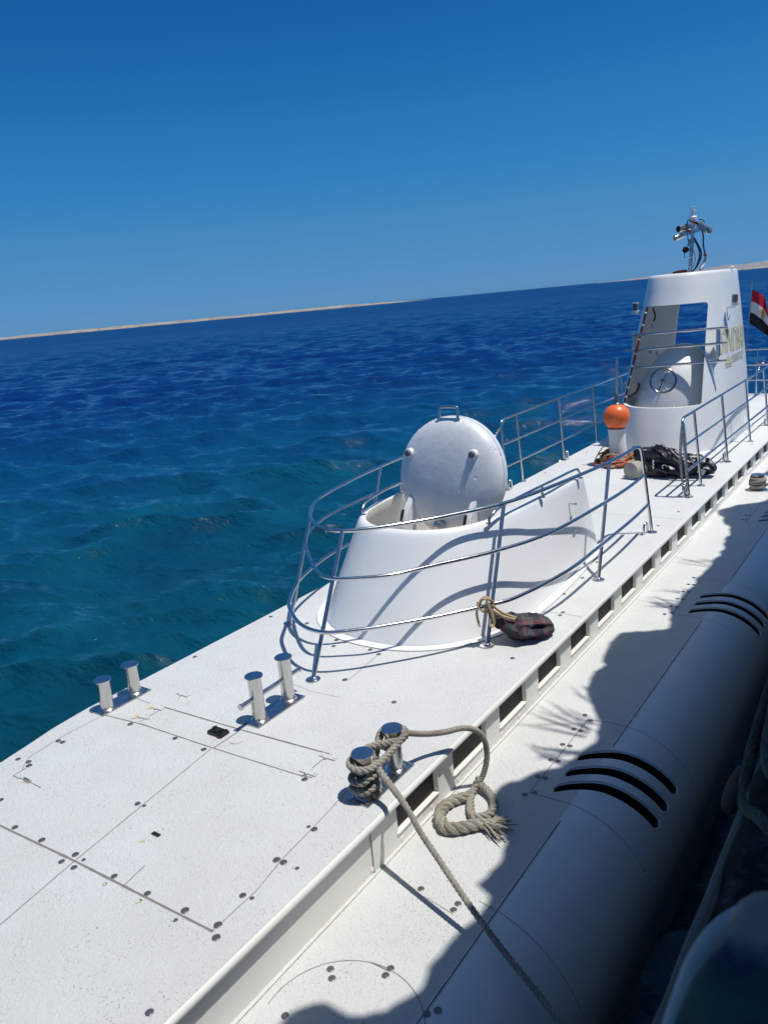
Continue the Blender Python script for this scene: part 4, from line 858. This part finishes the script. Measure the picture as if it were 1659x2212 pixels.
for k in range(46):
    p = Vector((1.64, 3.335, -.295)); d = Vector((random.uniform(.5, 1), random.uniform(-.55, .55), random.uniform(-.18, .25))).normalized(); L = random.uniform(.06, .15)
    q = p + Vector((random.uniform(-.03, .02), random.uniform(-.03, .03), random.uniform(-.02, .02))); e = q + d * L; e.z = max(e.z, -.325); lp.tube([q, q + d * L * .5 + Vector((0, random.uniform(-.01, .01), 0)), e], [.007, .005, .0025], 5)
o = lp.build('spliced_rope', M['rope']); tag(o, 'grey rope looping over the deck edge to a frayed eye splice on the lower deck', 'rope')
# small bollard with rope on the lower deck, far right
cl = MB(); cl.lathe([(.13, 0), (.13, .012), (.055, .02), (.055, .20), (.085, .205), (.085, .22), (.001, .222)], (1.52, 11.38, ZL), n=28, capend=False); cl.build('mooring_post', M['bollard'], sub)
cw = MB(); c0 = Vector((1.52, 11.38, ZL))
for k in range(5):
    t_ = random.uniform(-.25, .25); cw.tube([(c0.x + (.085 + .01 * (k % 2)) * math.cos(a), c0.y + (.085 + .01 * (k % 2)) * math.sin(a), c0.z + .05 + .03 * k + t_ * .12 * math.cos(a + k)) for a in [2 * math.pi * i / 20 for i in range(20)]], .020, 8, closed=True)
twist(cw, cr([(1.6, 11.35, ZL + .1), (1.75, 11.36, ZL + .08), (2.1, 11.4, ZL + .06), (2.7, 11.5, ZL)], 6), .02, .09)
o = cw.build('rope_bundle', M['rope']); tag(o, 'grey rope bundled on the small post on the lower deck, far right edge', 'rope')
# chains
def chain(path, name, label, ln_=.034):
    mb_ = MB(); p = resample(cr(path, 8), ln_ * .78)
    for i in range(len(p) - 1):
        d = (p[i + 1] - p[i]).normalized(); s1 = d.orthogonal().normalized(); s2 = d.cross(s1); s_ = s1 if i % 2 else s2
        c = (p[i] + p[i + 1]) / 2; mb_.tube([c + d * math.cos(a) * ln_ * .55 + s_ * math.sin(a) * ln_ * .33 for a in [2 * math.pi * k / 10 for k in range(10)]], .0042, 6, closed=True)
    o = mb_.build(name, M['chain']); tag(o, label, 'chain'); return o
c0 = (1.02, 9.6)
chain([(.99, 9.64, .93), (.975, 9.60, .7), (.985, 9.57, .45), (1.01, 9.56, .2), (1.035, 9.55, .04), (1.09, 9.52, .02), (1.12, 9.56, .015), (1.08, 9.60, .012), (1.03, 9.58, .05), (1.0, 9.58, .3), (.99, 9.58, .55), (1.0, 9.6, .8), (1.005, 9.62, .9), (1.04, 9.58, .7), (1.06, 9.55, .4), (1.07, 9.55, .1), (1.10, 9.55, .03)], 'chain', 'bundle of steel chain hanging from the front of the starboard railing beside the black bag')
chain([(-1.28, 9.44, .93), (-1.29, 9.30, .82), (-1.29, 9.05, .70), (-1.28, 8.7, .66), (-1.27, 8.3, .75), (-1.26, 7.95, .93)], 'chain', 'short steel chain drooping across the port gate behind the hatch lid')
# flag
fg = empty('flag', (.16, 17.0, 0), 'red, white and black flag with a gold eagle on a pole behind the tower', 'flag')
fp = MB(); fp.tube([(.16, 17.0, 0), (.295, 17.0, 2.32)], .012, 10); fp.lathe([(.001, 0), (.02, .01), (.02, .03), (.001, .04)], (.295, 17, 2.315), n=12, capend=False); fp.build('flagpole', M['steel'], fg)
fl_ = MB(); NU, NV = 40, 28
def flagp(u, v_):  # u along the fly, v up the hoist
    tl = Vector((.293, 17, 2.195)); bl = Vector((.246, 17, 1.565)); tr = Vector((.575, 17.1, 1.80)); brr = Vector((.64, 17.1, 1.22))
    # the upper edge falls in a curve
    topc = tl.lerp(tr, u) + Vector((.03, 0, .09)) * math.sin(math.pi * u); bot = bl.lerp(brr, u) + Vector((-.0, 0, .03)) * math.sin(math.pi * u)
    p = bot.lerp(topc, v_); p.y += .06 * math.sin(9 * u + 2.5 * v_) * (u ** .6) + .03 * math.sin(17 * u - 4 * v_) * u; return p
fl_.grid([[flagp(i / NU, j / NV) for j in range(NV + 1)] for i in range(NU + 1)]); fo = fl_.build('cloth', M['flag'], fg, smooth=80)
uvl = fo.data.uv_layers.new(name='uv')
for l in fo.data.loops: i, j = divmod(l.vertex_index, NV + 1); uvl.data[l.index].uv = (i / NU, j / NV)
eg = MB()
EP = [[(.50, .40), (.56, .40), (.575, .44), (.57, .55), (.55, .58), (.555, .62), (.53, .645), (.505, .62), (.51, .58), (.49, .55), (.485, .44)], [(.485, .56), (.44, .60), (.425, .50), (.44, .42), (.47, .45)], [(.575, .56), (.62, .60), (.635, .50), (.62, .42), (.59, .45)], [(.46, .36), (.60, .36), (.60, .39), (.46, .39)]]
for pl in EP: 
    for s_ in (-1, 1): eg.add([flagp(u * 1.0 + .02, v_) + Vector((0, s_ * .004, 0)) for u, v_ in pl], [tuple(range(len(pl)))])
eg.build('eagle', M['eagle'], fg, smooth=0)

# ------------------------------------------------------------------ neighbour boat the photographer stands on
nb = empty('tour_boat', (5, 2, -1.1), 'dark hulled boat alongside, its worn carpet-padded rail at the right edge', 'boat')
h = MB(); 
sec = [(3.42, 1.05), (3.30, 1.06), (3.20, .9), (2.98, .3), (2.80, -.3), (2.72, -.8), (2.75, -1.4), (3.4, -2.0), (8.0, -2.0), (8.0, 1.05)]
h.grid([[(x, y, z) for x, z in sec] for y in [-5 + i for i in range(15)]], closed=True); n_ = len(sec); h.f += [tuple(range(n_ - 1, -1, -1)), tuple(14 * n_ + k for k in range(n_))]; h.m += [0, 0]
h.build('hull', M['hulld'], nb, smooth=30)
g = MB(); rows = []
for i in range(121):
    y = -2 + i * .06; ring = []
    for k in range(20):
        a = 2 * math.pi * k / 20; p = Vector((3.32 + .115 * math.cos(a), y, 1.16 + .13 * math.sin(a))); p += noise.noise_vector(p * 5) * .02; ring.append(p)
    rows.append(ring)
g.grid(rows, closed=True); g.build('padded_rail', M['carpet'], nb, smooth=80)
rl = MB(); MB().tube([(3.222 + .012 * noise.noise(Vector((0, i * .4, 0))), -1 + i * .1, 1.215 + .01 * noise.noise(Vector((3, i * .3, 0)))) for i in range(60)], .018, 8).build('edge_highlight_strip', M['edge_highlight'], nb)  # pale strip added as a light highlight on the rail edge
twist(rl, cr([(3.36, 1.72, 1.31), (3.27, 1.86, 1.28), (3.207, 2.02, 1.21), (3.165, 2.4, 1.2), (3.14, 3.2, 1.2), (3.16, 5, 1.15)], 8), .017, .06, n=6); twist(rl, cr([(3.33, 1.95, 1.30), (3.25, 2.1, 1.275), (3.21, 2.35, 1.255), (3.185, 2.9, 1.25), (3.19, 5, 1.2)], 8), .016, .06, n=6)
tag(rl.build('rail_rope', M['roped']), 'dark greenish rope lying along the padded rail at the right edge', 'rope')
fd = MB(); fd.lathe([(.02, -.22), (.04, -.20), (.055, -.13), (.06, 0), (.055, .13), (.04, .20), (.02, .22)], (2.74, 4.3, -.30), Matrix.Rotation(math.radians(90), 3, 'X'), n=24); tag(fd.build('fender', M['fender']), 'dim dark fender hanging in the gap between the two boats', 'fender')
cu_ = empty('cloth_bag', (3.42, .93, 1.29), 'blurred teal patterned cloth bag with grey piping in the bottom right corner', 'bag')

for k_ in ('teal', 'piping', 'edge_highlight', 'fender', 'carpet', 'hulld', 'roped'): P(M[k_]).inputs['Specular IOR Level'].default_value = .08
# unseen sheet added over the neighbour boat, its edge cut to shape the shade
ZC = 4.6
edge = [(1.55, -3), (1.6, 0), (1.45, 1.2), (1.42, 1.80), (1.52, 1.96), (1.629, 1.968), (1.786, 2.04), (1.853, 2.19), (1.854, 2.32), (1.841, 2.5), (1.869, 2.63), (1.90, 2.85), (1.80, 2.91), (1.816, 3.12), (1.784, 3.29), (1.688, 3.37), (1.60, 3.48), (1.50, 3.67), (1.606, 3.91), (1.724, 4.11), (1.79, 4.27), (1.80, 4.53), (1.731, 4.80), (1.582, 5.0), (1.50, 5.2), (1.507, 5.45), (1.428, 5.75), (1.437, 6.19), (1.746, 6.40), (1.674, 6.72), (1.664, 7.06), (1.663, 7.6), (1.667, 8.48), (1.6, 9.4), (1.3, 10.2), (1.56, 10.66), (1.75, 10.95), (1.9, 11.6), (1.5, 12.2), (1.45, 12.6), (1.5, 15)]  # wanted outline of the shade on the lower deck
k_ = ZC - ZL
ed = [Vector((x + .31 * k_, y + .12 * k_, 0)) for x, y in edge]; ed = [p + noise.noise_vector(p * 6) * .05 + noise.noise_vector(p * 17) * .02 for p in resample(cr(ed, 6), .05)]; ed = [Vector((p.x, p.y, 0)) for p in ed]
cn = MB(); cn.grid([[(p.x, p.y, ZC) for p in ed], [(p.x, p.y, ZC + .02) for p in ed], [(p.x + .5, p.y, ZC + .06) for p in ed], [(6.6, p.y, ZC + .3) for p in ed], [(6.6, p.y, ZC + .27) for p in ed], [(p.x, p.y, ZC) for p in ed]])
cn.build('added_shade_sheet', M['shade_sheet'], nb, smooth=0)
fr = MB(); random.seed(11)
for (x, y, n_, L, a_) in [(1.60, 4.95, 10, .34, 2.2), (1.64, 4.6, 14, .42, 2.9), (1.68, 4.2, 9, .3, 3.5), (1.60, 6.95, 14, .28, 3.1), (1.65, 7.3, 4, .3, 2.8), (1.62, 8.2, 5, .35, 3.1)]:
    for k in range(n_):
        a = a_ + random.uniform(-.8, .8); l_ = L * random.uniform(.5, 1.1); p = Vector((x + .31 * k_, y + .12 * k_, ZC + .01)); q = p + Vector((math.cos(a) * l_, math.sin(a) * l_ * .8, -.08)); p += Vector((.12, random.uniform(-.12, .12), 0))
        fr.tube([p, p.lerp(q, .6) + Vector((0, 0, .02)), q], [.008, .007, .003], 5)
fr.build('added_shade_strands', M['shade_sheet'], nb)  # loose strands added out of view for the spiky shade edge
for y in (-2, 6, 12): MB().cyl((4.4, y, 1.0), (4.4, y, 4.62), .03, 12).build('shade_sheet_post', M['steel'], nb)  # posts added to carry the unseen shade sheet
MB().box((5.7, 2, 1.0), (4.4, 13.5, .06)).build('boat_deck', M['hulld'], nb, smooth=0)
# the cloth bag close to the camera
BD = (fw * 1700 + rx * (1815 - 829.5) - up * (2380 - 1106)).normalized(); BC = CAMPOS + BD * 1.38; BC = Vector((round(BC.x, 2), round(BC.y, 2), round(BC.z, 2))); cu_.location = ORG['cloth_bag'] = Vector((BC.x, BC.y, BC.z - .2))
def bagp(t, a):
    r = math.sin(math.pi * t) ** .5 if 0 < t < 1 else 0; c = BC; r *= 1 + .07 * math.sin(3 * a + 2) + .05 * math.sin(7 * a + 5 * t); p = c + Vector((math.cos(a) * r * .20, math.sin(a) * r * .20, -math.cos(math.pi * t) * .20)); return crumple(p, .02, 6)
MB().grid([[bagp(i / 30, 2 * math.pi * k / 40) for k in range(40)] for i in range(31)], closed=True).build('cloth', M['teal'], cu_, smooth=80)
bu, bv = BD.orthogonal().normalized(), None; bv = BD.cross(bu)
rim = []
for k in range(60):
    a = 2 * math.pi * k / 60; rim.append(BC + (bu * math.cos(a) + bv * math.sin(a)) * .212 * (1 + .05 * math.sin(3 * a + 1) + .025 * math.sin(5 * a)) + BD * .02 * math.sin(2 * a))
MB().tube(rim, .020, 12, closed=True).build('piping', M['piping'], cu_)
